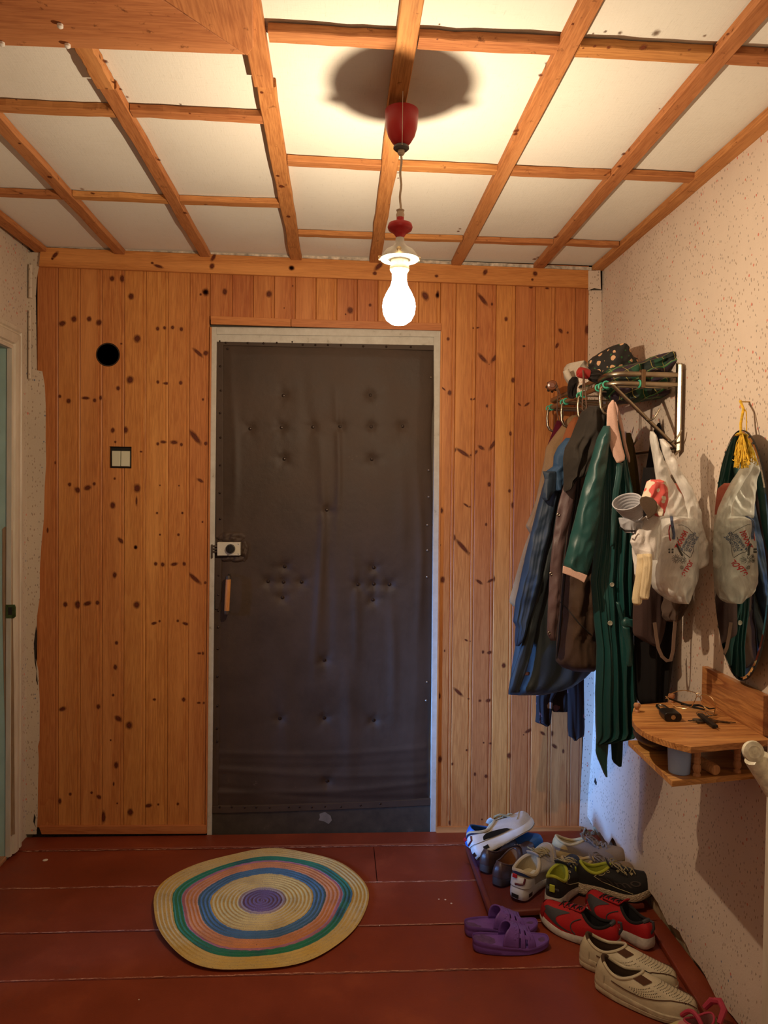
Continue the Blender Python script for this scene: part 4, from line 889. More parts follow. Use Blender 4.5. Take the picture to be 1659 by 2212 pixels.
# ================================================================ shoes
class Shoe:
    """local frame: heel at x=0, toe at x=L, z up; every part is a child of one empty"""
    def __init__(s, name, label, group, L=.28, Wd=.098, sole=.028, toe_h=.052, inst=.085, heel=.075, side=.06, oc=.27, oa=.19, ob=.30, spring=.012, sole_heel=None, bend=.006, cat='shoe', point=.0):
        s.L, s.W, s.so, s.toe, s.inst, s.heel, s.side = L, Wd, sole, toe_h, inst, heel, side
        s.oc, s.oa, s.ob, s.spring, s.sh, s.bend, s.point = oc*L, oa*L, ob*Wd, spring, sole_heel or sole, bend, point
        s.e = empty(name, (0, 0, 0), label, cat, group)
    def hw(s, x):   # half width
        q = max(0, min(1, x/s.L)); b = (max(0, 1-(2*q-1)**2))**.5
        b = b**(.55 if q < .5 else .62+s.point)
        return s.W/2*b*(.76+.24*math.exp(-((q-.70)/.24)**2))
    def cy(s, x): q = x/s.L; return s.bend*math.sin(PI*q)*math.sin(2*PI*q*.9)
    def zb(s, x): q = x/s.L; return s.spring*max(0, (q-.70)/.30)**2+s.spring*.25*max(0, (.1-q)/.1)**2
    def zs(s, x): q = x/s.L; return s.zb(x)+lerp(s.sh, s.so*.8, min(1, max(0, (q-.1)/.6)))
    def outl(s, t, k=1.0):
        x = s.L*(.5+.5*math.cos(t)); w = s.hw(x)*k; xx = s.L*.5+s.L*.5*math.cos(t)*(1+(k-1)*.35)
        return xx, s.cy(x)+(w if math.sin(t) >= 0 else -w)
    def soles(s, mats, wave=0, rings=None, name='sole', label=None):
        m = MB(); n = 56
        R = rings or [(0.90, 0), (1.0, .12), (1.05, .45), (1.035, .8), (1.0, 1.0)]
        for (k0, f0), (k1, f1) in zip(R, R[1:]): pass
        m.loft([[ (s.outl(2*PI*j/n, k)[0], s.outl(2*PI*j/n, k)[1], lerp(s.zb(s.outl(2*PI*j/n)[0]), s.zs(s.outl(2*PI*j/n)[0])+wave*math.sin(s.outl(2*PI*j/n)[0]/s.L*9), f)) for j in range(n)] for k, f in R])
        return m.build(name, mats, s.e, label=label)
    def S(s, t, v, off=0.0):
        ox, oy = s.outl(t, .985); oz = s.zs(ox)-.003
        rx = s.oc+s.oa*math.cos(t); ry = s.cy(rx)+s.ob*math.sin(t)
        c_ = math.cos(t); rz = (lerp(s.side, s.inst, c_**1.4) if c_ > 0 else lerp(s.side, s.heel, (-c_)**2.2))
        toe = max(0, c_)**1.5
        a_ = 1-math.cos(v*PI/2)**.9 if v < 1 else 1; a_ = lerp(a_**1.2, v*.75+a_*.25, toe); 
        b_ = lerp(lerp(math.sin(v*PI/2), v, .45), 0, 0)
        if toe > 0:   # rises fast to the toe box then slopes to the instep
            vt = .26; th_ = (s.toe)/(rz-oz+1e-6)
            bt = th_*math.sin(min(1, v/vt)*PI/2)**.8 if v < vt else lerp(th_, 1, ((v-vt)/(1-vt))**1.15)
            at = .16*(v/vt)**1.6 if v < vt else lerp(.16, 1, (v-vt)/(1-vt))
            a_ = lerp(a_, at, toe); b_ = lerp(b_, bt, toe)
        # heel leans slightly outward
        p = Vector((lerp(ox, rx, a_), lerp(oy, ry, a_), lerp(oz, rz, b_)))
        if off:
            e = 1e-3; d1 = s.S(t+e*8, v)-p; d2 = s.S(t, min(1, v+e*4))-p if v < .995 else p-s.S(t, v-e*4)
            n_ = d1.cross(d2)
            if n_.length > 1e-12:
                n_.normalize(); 
                if n_.dot(p-Vector((p.x if 0 < p.x < s.L*.9 else s.L*.5, s.cy(p.x), 0))) < 0: n_ = -n_
                p = p+n_*off
        return p
    def upper(s, m_, name='upper', th=.0035, v1=1.0):
        return MB().grid(lambda u, w: s.S(2*PI*u, w*v1), 64, 16).build(name, m_, s.e, ang=180, solid=0) if False else s._up(m_, name, th, v1)
    def _up(s, m_, name, th, v1):
        m = MB(); m.grid(lambda u, w: s.S(2*PI*u, w*v1), 64, 16)
        m.grid(lambda u, w: (lambda p, q: lerp(p, q, w))(s.S(2*PI*u, v1), s.S(2*PI*u, v1)-Vector((0, 0, .003))+(Vector((s.oc, s.cy(s.oc), 0))-Vector((s.S(2*PI*u, v1).x, s.S(2*PI*u, v1).y, 0)))*.07), 64, 1)
        return m.build(name, m_, s.e, ang=180, fix=False)
    def lining(s, m_, name='lining'):
        c0 = Vector((s.oc, s.cy(s.oc), 0))
        def f(u, w):
            p = s.S(2*PI*u, 1.0); q = p+(Vector((c0.x, c0.y, p.z))-p)*.07
            b = Vector((lerp(q.x, s.oc, -.12), q.y+(q.y-c0.y)*.12*w, lerp(q.z-.002, s.zs(q.x)+.003, w)))
            return (lerp(q.x, b.x, w), lerp(q.y, b.y, w), b.z)
        m = MB(); m.grid(f, 48, 6); return m.build(name, m_, s.e, ang=180)
    def insole(s, m_):
        n = 40; MB().loft([[(s.outl(2*PI*j/n, .9)[0]*.96+.02*s.L, s.outl(2*PI*j/n, .88)[1], s.zs(s.outl(2*PI*j/n)[0])+z_) for j in range(n)] for z_ in (-.001, .003)]).build('insole', m_, s.e)
    def rim(s, m_, r=.004, v=1.0, t0=0, t1=2*PI, name='collar', label=None, off=.0):
        full = t1-t0 > 6.2; n = 48
        return MB().tube([s.S(t0+(t1-t0)*i/n, v, off) for i in range(n if full else n+1)], r, 8, closed=full).build(name, m_, s.e, label=label)
    def patch(s, t0, t1, v0, v1, m_, name, off=.0015, label=None, nu=24, nv=6, vf=None, th=None):
        m = MB(); m.grid(lambda u, w: s.S(lerp(t0, t1, u), lerp(vf(u)[0] if vf else v0, vf(u)[1] if vf else v1, w), off), nu, nv)
        return m.build(name, m_, s.e, ang=180, solid=0, label=label)
    def line(s, pts, r, m_, name, off=.001, label=None):
        P_ = []
        for (a, b), (c_, d) in zip(pts, pts[1:]):
            for i in range(6): P_.append(s.S(lerp(a, c_, i/6), lerp(b, d, i/6), off))
        P_.append(s.S(pts[-1][0], pts[-1][1], off)); return MB().tube(P_, r, 6).build(name, m_, s.e, label=label)
    def top(s, x, y=0):   # top surface point above (x,y) over the forefoot: search v
        best = None
        for i in range(30):
            v = .3+.7*i/29
            for t in (0.0,): 
                p = s.S(t, v)
                if best is None or abs(p.x-x) < abs(best.x-x): best = p
        return best
    def laces(s, m_, n=5, w=.022, r=.0022, bow=True, x0=None, x1=None, tongue=None, cross=True):
        if tongue:
            m = MB(); xa = s.oc+s.oa*.75; xb = s.L*.70
            def f(u, v):
                x = lerp(xa, xb, v); tp = s.top(max(x, s.oc+s.oa*1.0)); z = tp.z+(.014 if v < .05 else .012*max(0, 1-v*6))
                yy = (u-.5)*.040*(1-.25*v); return (x, s.cy(x)+yy, z+.0022-8*yy*yy)
            m.grid(f, 8, 12); m.build('tongue', tongue, s.e, ang=180, solid=.003)
        xa = x0 or s.oc+s.oa*1.04; xb = x1 or s.L*.72
        for i in range(n):
            x = lerp(xa, xb, i/(n-.5)); dx = (xb-xa)/(n-.5)*(.9 if cross else .25); z = s.top(x).z; z2 = s.top(min(s.L*.8, x+dx)).z
            for sg in ((1, -1) if cross else (1,)):
                MB().tube([(x, s.cy(x)-w*sg, z-.004+.0015), (x+dx*.3, s.cy(x)-w*.45*sg, lerp(z, z2, .3)+.0035), (x+dx*.6, s.cy(x)+w*.3*sg, lerp(z, z2, .6)+.005), (x+dx, s.cy(x)+w*sg, z2-.0035)], r, 6).build('lace', m_, s.e)
        if bow:
            z = s.top(xa).z+.006; x = xa+.004
            for sg in (1, -1):
                MB().tube([(x, 0, z), (x-.004, .014*sg, z+.006), (x+.012, .032*sg, z+.001), (x+.030, .034*sg, z-.012), (x+.024, .018*sg, z-.002), (x+.004, .004*sg, z+.003)], r, 6).build('lace_loop', m_, s.e)
                MB().tube([(x, 0, z+.002), (x+.012, .012*sg, z+.004), (x+.032, .020*sg, z-.008), (x+.045, .030*sg, z-.022)], r, 6).build('lace_end', m_, s.e)
    def place(s, heel, toe, z=0.0, roll_=0, pitch_=0, flip=False, lift=0):
        """heel/toe are pixels of the heel-end and toe-end on the plane z; L was chosen to match"""
        a = P(*heel, z=z); b = P(*toe, z=z); d = (b-a).normalized(); an = math.atan2(d.y, d.x)
        s.e.rotation_mode = 'QUATERNION'
        s.e.rotation_quaternion = (Matrix.Rotation(an, 4, 'Z')@Matrix.Rotation(-pitch_, 4, 'Y')@Matrix.Rotation(roll_, 4, 'X')).to_quaternion()
        s.e.location = (a.x, a.y, z+lift+.0006); return s.e
def dist(h, t, z=0): return (P(*h, z=z)-P(*t, z=z)).length
def M_(n, c, r=.6, **k): return mat(n, c, r, **k)
def mirror_copy(root, src_children=None, label=None):
    """a left shoe from a right one: objects copied, meshes mirrored across local y"""
    r = root.copy(); C.objects.link(r)
    if label: r['label'] = label
    for ch in list(root.children):
        c_ = ch.copy(); c_.data = ch.data.copy(); C.objects.link(c_); c_.parent = r
        for v_ in c_.data.vertices: v_.co.y *= -1
        c_.data.flip_normals()
    return r
def setpose(e, heel, toe, z=0.0, roll_=0, pitch_=0, lift=0):
    a = P(*heel, z=z); b = P(*toe, z=z); d = (b-a).normalized(); an = math.atan2(d.y, d.x)
    e.rotation_mode = 'QUATERNION'
    e.rotation_quaternion = (Matrix.Rotation(an, 4, 'Z')@Matrix.Rotation(-pitch_, 4, 'Y')@Matrix.Rotation(roll_, 4, 'X')).to_quaternion()
    e.location = (a.x, a.y, z+lift+.0006)
# ---- purple slides
PUR = mat('purple_rubber', (.155, .065, .30), .45, var=.12, vs=30); PURD = mat('purple_footbed', (.115, .052, .16), .75, var=.35, vs=45, bump=.6, bs=260)
def slide(label):
    s = Shoe('slide_sandal', label, 'purple slides', L=.238, Wd=.092, sole=.026, sole_heel=.036, spring=.012, cat='sandal')
    s.soles(PUR, rings=[(.93, 0), (1.0, .1), (1.0, .5), (.985, .62), (1.03, .72), (1.03, .96), (1.0, 1.05), (.96, 1.0), (.94, .86)])
    n = 48
    MB().loft([[(s.outl(2*PI*j/n, k_)[0], s.outl(2*PI*j/n, k_)[1], s.zs(s.outl(2*PI*j/n)[0])-.0045+z_) for j in range(n)] for k_, z_ in ((.945, -.004), (.945, .0), (.80, -.0008), (.3, -.0015))]).build('footbed', PURD, s.e)
    def band(xc0, xc1, xe0, xe1, a0=0, a1=1, nm='strap', hh=.043):
        # xc: x-range at the crest, xe: x-range at the edges
        m = MB()
        def f(u, w):
            th = PI*lerp(a0, a1, u); k_ = abs(math.cos(th)); k_ = k_**1.5
            x = lerp(lerp(xc0, xe0, k_), lerp(xc1, xe1, k_), w); slope = (x-.50*s.L)/(s.L*.32)
            hgt = hh*(1.12-.42*slope); c_ = math.cos(th); wd = s.hw(x)*1.02
            return (x, s.cy(x)+wd*math.copysign(abs(c_)**.72, c_), s.zs(x)-.006+(hgt)*math.sin(th)**.75)
        m.grid(f, 30, 8); return m.build(nm, PUR, s.e, ang=180, solid=.0042)
    L_ = s.L
    band(.49*L_, .60*L_, .36*L_, .57*L_, hh=.052)
    band(.615*L_, .66*L_, .59*L_, .65*L_, nm='strap', hh=.052)
    band(.68*L_, .745*L_, .69*L_, .80*L_, nm='strap', hh=.051)
    for th0, th1 in ((.20, .30), (.70, .80), (.44, .56)): band(.58*L_, .72*L_, .55*L_, .74*L_, th0, th1, 'strap_link', .0515)
    for i in range(14): 
        th = PI*(.15+.7*((i*5) % 14)/13); x = L_*(.515+.012*(i % 5)); hgt = .052*(1.12-.42*((x-.50*L_)/(L_*.32)))
        MB().lathe([(0, 0), (.003, 0), (.002, .0014), (0, .0017)], (x, s.cy(x)+s.hw(x)*1.02*math.copysign(abs(math.cos(th))**.72, math.cos(th)), s.zs(x)-.006+hgt*math.sin(th)**.75), 8, (0, math.cos(th), math.sin(th))).build('strap_bump', PUR, s.e)
    return s.e
a_ = slide('purple rubber slide sandal, the one farther back, beside the red sneakers')
b_ = mirror_copy(a_, label='purple rubber slide sandal, the nearer of the pair, on red floor')
setpose(a_, (1004, 2018), (1156, 2010)); setpose(b_, (1021, 2050), (1184, 2046))
# ---- cream slip-ons
CRE = mat('cream_leather', (.52, .44, .29), .5, var=.12, vs=30); CRS = mat('cream_rubber_sole', (.46, .38, .25), .55, var=.2, vs=50); BRE = cloth('brown_elastic', (.085, .035, .018)); BLN = cloth('brown_lining', (.07, .038, .02)); DOT = M_('perforation_dark', (.06, .045, .03), .9)
def slipon(label, L_):
    s = Shoe('slip_on_shoe', label, 'cream slip-on shoes', L=L_, Wd=.097, sole=.026, sole_heel=.032, toe_h=.034, inst=.082, heel=.082, side=.060, oc=.27, oa=.205, ob=.29, spring=.008)
    s.soles(CRS, rings=[(.94, 0), (1.02, .1), (1.045, .45), (1.02, .5), (1.045, .56), (1.04, .92), (1.0, 1.0)]); s._up(CRE, 'upper', .003, 1.0); s.lining(BLN); s.insole(mat('worn_insole', (.16, .12, .08), .9, var=.5, vs=40)); s.rim(CRE, .0042)
    for sg in (1, -1):
        s.patch(sg*.42, sg*.95, .80, 1.0, BRE, 'elastic_gore', off=.0022, vf=lambda u: (.78, 1.0)) if sg > 0 else s.patch(2*PI-.42, 2*PI-.95, .80, 1.0, BRE, 'elastic_gore', off=.0022, label='brown elastic gore')
    s.rim(BLN, .005, 1.0, PI-.55, PI+.55, 'heel_lining', 'brown heel lining')
    s.patch(PI-.7, PI+.7, .0, .42, CRE, 'heel_counter', off=.0018)
    for sg in (1, -1): s.line([(sg*.05, .08), (sg*.7, .34), (sg*1.2, .40), (sg*2.2, .42)], .0011, BRE, 'side_seam', off=.0015)
    m = MB()
    for i in range(11):
        for j in range(13):
            t = -.62+1.24*j/12; v = .20+.5*i/10
            if abs(t) > .62: continue
            p = s.S(t*(.55+.6*(v)), v, .0008); q = s.S(t*(.55+.6*v), v, .003); m.lathe([(0, 0), (.0012, 0), (0, .0003)], p, 6, (q-p))
    for sg in (1, -1):
        for i in range(4):
            for j in range(12):
                t = sg*(.85+.75*j/11); v = .48+.22*i/3; p = s.S(t, v, .0008); q = s.S(t, v, .003); m.lathe([(0, 0), (.0012, 0), (0, .0003)], p, 6, (q-p))
    o = m.build('perforations', DOT, s.e, smooth=False, fix=False); o['kind'] = 'stuff'
    return s.e
L_ = dist((1254, 2072), (1450, 2138))
a_ = slipon('cream perforated slip-on shoe next to the red sneakers, the farther of its pair', L_+.01)
b_ = mirror_copy(a_, label='cream perforated slip-on shoe nearest the camera, beside small floral shoe')
setpose(a_, (1254, 2078), (1452, 2146)); setpose(b_, (1288, 2128), (1500, 2214)); a_.scale = b_.scale = (1.02, 1.04, 1.12)
# ---- floral child's shoe at the bottom edge
t = NT('floral_canvas'); v = t.coord(); vo = t.new('ShaderNodeTexVoronoi', {'Vector': v, 'Scale': 38}); sp_ = t.new('ShaderNodeSeparateColor', {'Color': vo.outputs['Color']}).outputs[0]
c = t.ramp(sp_, [(0, (.50, .16, .16)), (.35, (.50, .22, .18)), (.5, (.06, .25, .25)), (.7, (.50, .42, .12)), (.85, (.45, .30, .22))]); t.t.nodes[-1].color_ramp.interpolation = 'LINEAR'
c = t.mix(t.ramp(t.noise(v, 30, 4, .7), [(.5, (0,)*3), (.7, (.7,)*3)]), c, (.45, .17, .15)); FLO = t.fin(c, .8)
PNK = mat('magenta_strap', (.42, .035, .07), .6); WSO = mat('off_white_sole', (.50, .44, .33), .6, var=.25, vs=50)
s = Shoe('child_shoe', 'small pink floral child shoe with magenta strap at bottom right corner', None, L=.17, Wd=.075, sole=.018, toe_h=.030, inst=.055, heel=.055, side=.045, oc=.34, oa=.26, ob=.30)
s.soles(WSO); s._up(FLO, 'upper', .003, 1); s.lining(cloth('child_lining', (.4, .16, .16))); s.insole(cloth('child_insole', (.3, .2, .15))); s.rim(PNK, .003)
s.line([(.6, .12), (0, .16), (-.6, .12)], .003, PNK, 'toe_piping')
MB().tube([(.075+.0*i, -.042+.084*i/10, .038+.034*math.sin(PI*i/10)) for i in range(11)], .006, 8).build('ankle_strap', PNK, s.e)
MB().tube([(.02, .03, .05), (-.004, .022, .075), (-.012, .0, .082), (-.004, -.02, .072), (.01, -.03, .05)], [.007, .009, .009, .009, .007], 8).build('heel_loop', PNK, s.e)
setpose(s.e, (1546, 2232), (1412, 2276))
# ---- red sneakers
RDS = cloth('red_mesh', (.36, .012, .014), rough=.6); DGR = mat('dark_grey_panel', (.045, .042, .045), .6); WHS = mat('white_foam_sole', (.55, .50, .44), .6, var=.22, vs=40, bump=.5, bs=120); DLN = cloth('black_lining', (.018, .016, .016)); BLC = cloth('black_lace', (.012, .012, .012))
def redsn(label, L_):
    s = Shoe('red_sneaker', label, 'red sneakers', L=L_, Wd=.095, sole=.027, sole_heel=.034, toe_h=.040, inst=.088, heel=.080, side=.062, oc=.27, oa=.19, ob=.28, spring=.018)
    s.soles(WHS, .002); s._up(RDS, 'upper', .003, 1); s.lining(DLN); s.insole(DLN); s.rim(DLN, .0045); s.laces(BLC, 4, .016, .0018, bow=False, tongue=RDS)
    for sg in (1, -1):
        s.patch(sg*.35, sg*1.5, .05, .3, DGR, 'side_panel', vf=lambda u: (.10+.0*u, .14+.50*math.exp(-((u-.25)/.16)**2)+.10*(1-u)), label='dark grey zigzag side panel', nu=30)
        s.line([(sg*1.0, .9), (sg*1.35, .45), (sg*1.6, .1)], .0018, DGR, 'side_stripe')
    s.patch(-.5, .5, .0, .16, mat('red_toe_rubber', (.25, .012, .012), .45), 'toe_cap', .002)
    s.rim(DGR, .0062, .985, PI-.45, PI+.45, 'heel_collar', 'grey heel collar')
    MB().tube([(.003, 0, .050), (-.006, 0, .068), (-.003, 0, .086), (.006, 0, .084)], .004, 8).build('heel_tab', DGR, s.e, label='grey heel pull tab')
    return s.e
a_ = redsn('bright red sneaker with white sole, toe pointing left towards the hatch', .255)
b_ = mirror_copy(a_, label='bright red sneaker half behind its twin, heel toward the wallpapered wall')
setpose(a_, (1338, 2056), (1196, 2002)); setpose(b_, (1408, 2054), (1306, 1990)); a_.scale = b_.scale = (1.02, 1.04, 1.06)
# ---- black sneakers with lime lining
BKM = cloth('black_sneaker_mesh', (.016, .014, .013), rough=.6); LIM = cloth('lime_lining', (.36, .37, .035)); ECR = mat('ecru_foam_sole', (.50, .40, .26), .6, var=.12, vs=30, bump=.0); LIMR = mat('lime_tab', (.42, .46, .04), .5); GLC = cloth('khaki_lace', (.34, .28, .15))
t = NT('quilted_foam_sole'); v = t.coord((.7, 1, 1.6)); vo = t.new('ShaderNodeTexVoronoi', {'Vector': v, 'Scale': 130}, feature='DISTANCE_TO_EDGE'); t.bump(vo.outputs['Distance'], .9, .004); QSO = t.fin(t.mix(t.ramp(vo.outputs['Distance'], [(0, (1,)*3), (.12, (0,)*3)]), (.52, .40, .26), (.33, .24, .15)), .6)
def blacksn(label, L_, sole_m):
    s = Shoe('black_sneaker', label, 'black and lime sneakers', L=L_, Wd=.094, sole=.030, sole_heel=.036, toe_h=.036, inst=.094, heel=.098, side=.074, oc=.25, oa=.19, ob=.29, spring=.020)
    s.soles(sole_m, .003); s.soles(BLK, rings=[(.9, -.02), (1.0, -.05), (1.03, .14), (.95, .15)], name='outsole', label='black outsole edge')
    s._up(BKM, 'upper', .003, 1); s.lining(LIM); s.insole(LIM); s.rim(LIM, .005, label='lime padded collar')
    s.laces(GLC, 4, .017, .0016, bow=True, tongue=BKM)
    m = LIMR
    MB().box((-.0035, -.008, .058), (.001, .008, .080)).build('heel_tab', LIMR, s.e, smooth=False, bevel=.002, label='lime heel tab')
    for sg in (1, -1):
        s.line([(sg*1.15, .05), (sg*1.9, .40), (sg*2.1, .62), (sg*1.9, .8)], .0011, GLC, 'piping'); s.line([(sg*1.15, .95), (sg*1.75, .85)], .0011, GLC, 'piping')
        for q, (t_, v_) in enumerate(((.62, .80), (.55, .66), (.46, .54))):
            p = s.S(sg*t_, v_, .0022); n_ = s.S(sg*t_, v_, .005)-p; MB().lathe([(0, 0), (.0062, 0), (.0062, .0012), (0, .0012)], p, 4, n_).build('eyelet_tab', GLC, s.e, smooth=False)
        p = s.S(sg*1.0, .93, .003); n_ = s.S(sg*1.0, .93, .005)-p; MB().tube([p+n_.orthogonal().normalized()*.004*math.cos(k*PI/6)+n_.cross(n_.orthogonal()).normalized()*.004*math.sin(k*PI/6) for k in range(12)], .0011, 6, closed=True).build('eyelet', GLC, s.e)
    return s
def text_on(s, txt, size, t0, v0, t1, v1, m_, nm='lettering', off=.002, depth=.0008, up_=None):
    """raised lettering laid along the upper from (t0,v0) to (t1,v1)"""
    cu_ = bpy.data.curves.new('txt', 'FONT'); cu_.body = txt; cu_.size = size; cu_.extrude = 0; cu_.resolution_u = 3
    o = bpy.data.objects.new('txt', cu_); C.objects.link(o); dg = bpy.context.evaluated_depsgraph_get(); me = bpy.data.meshes.new_from_object(o.evaluated_get(dg)); bpy.data.objects.remove(o)
    w = max(v.co.x for v in me.vertices)
    bm = bmesh.new(); bm.from_mesh(me); bmesh.ops.triangulate(bm, faces=bm.faces); bmesh.ops.subdivide_edges(bm, edges=bm.edges, cuts=1)
    for v in bm.verts:
        u = v.co.x/w; hh_ = v.co.y; t_ = lerp(t0, t1, u); v_ = lerp(v0, v1, u)
        v.co = s.S(t_, v_+hh_/.075, off)
    bm.to_mesh(me); bm.free(); me.materials.clear(); me.materials.append(m_)
    o = bpy.data.objects.new(nm, me); C.objects.link(o); o.parent = s.e; return o
s1 = blacksn('black sneaker with lime collar, heel toward camera with lime heel tab', .255, WHS)
s2 = blacksn('black sneaker with lime lining standing side-on by the right wall', .262, QSO)
EMB = mat('embossed_dark_letter', (.045, .032, .026), .45)
text_on(s2, 'elmo', .036, -2.0, .42, -.72, .16, EMB)
GSC = mat('grey_script_thread', (.18, .19, .20), .6)
text_on(s1, 'Sports', .013, PI-.30, .36, PI+.30, .34, GSC)
HW_ = .036+.0006
s1.place((1192, 1968), (1256, 1868), z=HZ); s2.place((1243, 1926), (1385, 1936), z=HZ)
s1.e.scale = (1.08, 1.14, 1.10); s2.e.scale = (1, 1.02, 1.08)
# ---- white and navy sneaker, heel toward the camera
WSN = cloth('white_mesh', (.50, .47, .43), rough=.7); NAV = cloth('navy_collar', (.012, .018, .055)); BEI = cloth('beige_mesh', (.40, .34, .27)); CLN = cloth('cream_lining', (.46, .38, .24)); WHF = mat('white_rubber', (.62, .62, .60), .45, var=.1); MAR = mat('maroon_mark', (.09, .006, .012), .45)
def whitesn(name, label, L_, up_m, group=None):
    s = Shoe(name, label, group, L=L_, Wd=.100, sole=.030, sole_heel=.036, toe_h=.038, inst=.090, heel=.088, side=.066, oc=.27, oa=.215, ob=.335, spring=.022)
    s.soles(WHF, .002); s._up(up_m, 'upper', .003, 1); s.lining(CLN); s.insole(CLN); s.rim(CLN, .006, label='cream padded collar')
    s.patch(PI-1.15, PI+1.15, .72, .95, NAV, 'collar_band', .0028, label='navy collar band')
    s.patch(PI-.95, PI+.95, .12, .62, WHF, 'heel_counter', .003)
    s.laces(GLC if name != 'x' else GLC, 5, .019, .0021, bow=True, tongue=up_m)
    s.line([(PI+.30, .62), (PI+.22, .35), (PI-.05, .24)], .0032, MAR, 'curved_mark', .0035, label='maroon curved mark on heel')
    MB().box((-.003, .003, .072), (.002, .017, .083)).build('red_tab', mat('red_tab', (.4, .01, .015), .5), s.e, smooth=False, bevel=.001, label='small red tab')
    m = NAV
    for t0 in (PI-.18, PI+.62): 
        q = MB(); q.grid(lambda u, w: (lambda o_: (o_[0], o_[1], lerp(.012, .024, w)))(s.outl(lerp(t0, t0+.22, u), 1.065)), 6, 2); q.build('sole_inset', BLK, s.e, label='black sole inset')
    s.line([(-.95, .35), (-.4, .34), (0, .28), (.4, .34), (.95, .35)], .0012, CLN, 'toe_seam', .0012)
    return s
s = whitesn('white_sneaker', 'white sneaker with navy collar band, heel toward camera in heap centre', .285, BEI)
s.place((1115, 1948), (1208, 1842), z=HZ, roll_=.06); s.e.scale = (1.1, 1.16, 1.12)
# ---- white sneaker lying tipped on the clog
s = whitesn('white_sneaker', 'white sneaker lying tipped on the blue clog, showing its sole', .285, WSN)
s.patch(-2.4, -1.5, .12, .5, BLK, 'side_patch', .004, vf=lambda u: (.15, .15+.42*math.sin(PI*u)**.5+.01), label='black side patch')
s.soles(mat('beige_outsole', (.30, .24, .17), .8, var=.3, vs=80, bump=.8, bs=150), rings=[(.88, -.03), (.97, -.05), (.99, .04), (.92, .05)], name='outsole', label='beige treaded outsole')
s.place((1032, 1880), (1170, 1832), z=HZ, roll_=-.80, pitch_=.13, lift=.040); s.e.scale = (1.05, 1.08, 1.05)
# ---- blue clog
BLU = mat('blue_foam', (.02, .115, .42), .5, var=.08, vs=20)
s = Shoe('clog', 'blue foam clog with maroon mark, half under the tipped white sneaker', None, L=.30, Wd=.105, sole=.026, toe_h=.042, inst=.075, heel=.078, side=.062, oc=.30, oa=.25, ob=.36)
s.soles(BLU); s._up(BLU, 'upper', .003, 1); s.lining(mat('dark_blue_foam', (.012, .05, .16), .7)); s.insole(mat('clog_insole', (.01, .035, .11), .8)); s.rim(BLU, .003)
s.line([(-2.5, .6), (-2.3, .4)], .003, MAR, 'side_mark', .003)
s.place((1006, 1826), (1186, 1846), z=HZ)
# ---- brown leather shoes
BRL = mat('brown_shoe_leather', (.060, .030, .022), .38, var=.3, vs=30, bump=.3, bs=90); TAN = cloth('tan_leather_lining', (.24, .10, .035)); BSO = mat('dark_brown_sole', (.035, .022, .018), .6)
def brown(label):
    s = Shoe('leather_shoe', label, 'brown leather shoes', L=.27, Wd=.092, sole=.016, sole_heel=.026, toe_h=.036, inst=.078, heel=.070, side=.056, oc=.27, oa=.20, ob=.30, spring=.012)
    s.soles(BSO, rings=[(.95, 0), (1.0, .1), (1.0, .85), (.97, 1.0)]); s._up(BRL, 'upper', .003, 1); s.lining(TAN); s.insole(TAN); s.rim(BRL, .0028)
    s.patch(PI-.28, PI+.28, .1, .95, BRL, 'heel_strip', .0022); s.patch(-.9, .9, .72, .84, BRL, 'strap', .005)
    for i in range(3): MB().lathe([(0, 0), (.003, 0), (0, .002)], s.S(-.35+.2*i, .78, .006), 8, (0, 0, 1)).build('stud', STL, s.e)
    return s.e
a_ = brown('dark brown leather shoe, left of its pair beneath the tipped white sneaker')
b_ = mirror_copy(a_, label='dark brown leather shoe with tan lining beside white navy sneaker')
setpose(a_, (1044, 1887), (1122, 1825), z=HZ); setpose(b_, (1072, 1916), (1150, 1848), z=HZ); a_.scale = b_.scale = (1.05, 1.06, 1.12)
# ---- grey-beige sneakers behind
GBM = cloth('grey_beige_suede', (.20, .155, .125)); YCR = mat('yellowed_cream_sole', (.46, .34, .16), .6, var=.2, vs=40); GLA = cloth('grey_lace', (.22, .18, .16)); TOE = cloth('taupe_toe', (.24, .16, .09))
def greysn(label):
    s = Shoe('suede_sneaker', label, 'taupe suede sneakers', L=.27, Wd=.096, sole=.024, sole_heel=.028, toe_h=.038, inst=.078, heel=.072, side=.055, oc=.25, oa=.20, ob=.31, spring=.012)
    s.soles(YCR); s._up(GBM, 'upper', .003, 1); s.lining(CLN); s.insole(CLN); s.rim(YCR, .0055, label='yellowed cream collar'); s.patch(-.75, .75, .02, .42, TOE, 'toe_cap', .0012)
    s.laces(GLA, 5, .020, .0026, bow=True, tongue=GBM)
    s.patch(PI-1.0, PI+1.0, .25, .9, YCR, 'heel_panel', .0015, label='yellowed cream heel panel')
    return s.e
a_ = greysn('taupe suede sneaker at back of hatch, toe against the corner wall')
b_ = mirror_copy(a_, label='taupe suede sneaker behind the black side-on sneaker, toe showing past it')
setpose(a_, (1192, 1850), (1330, 1874), z=HZ, pitch_=-.0, roll_=-.12, lift=.006); setpose(b_, (1205, 1895), (1356, 1905), z=HZ)
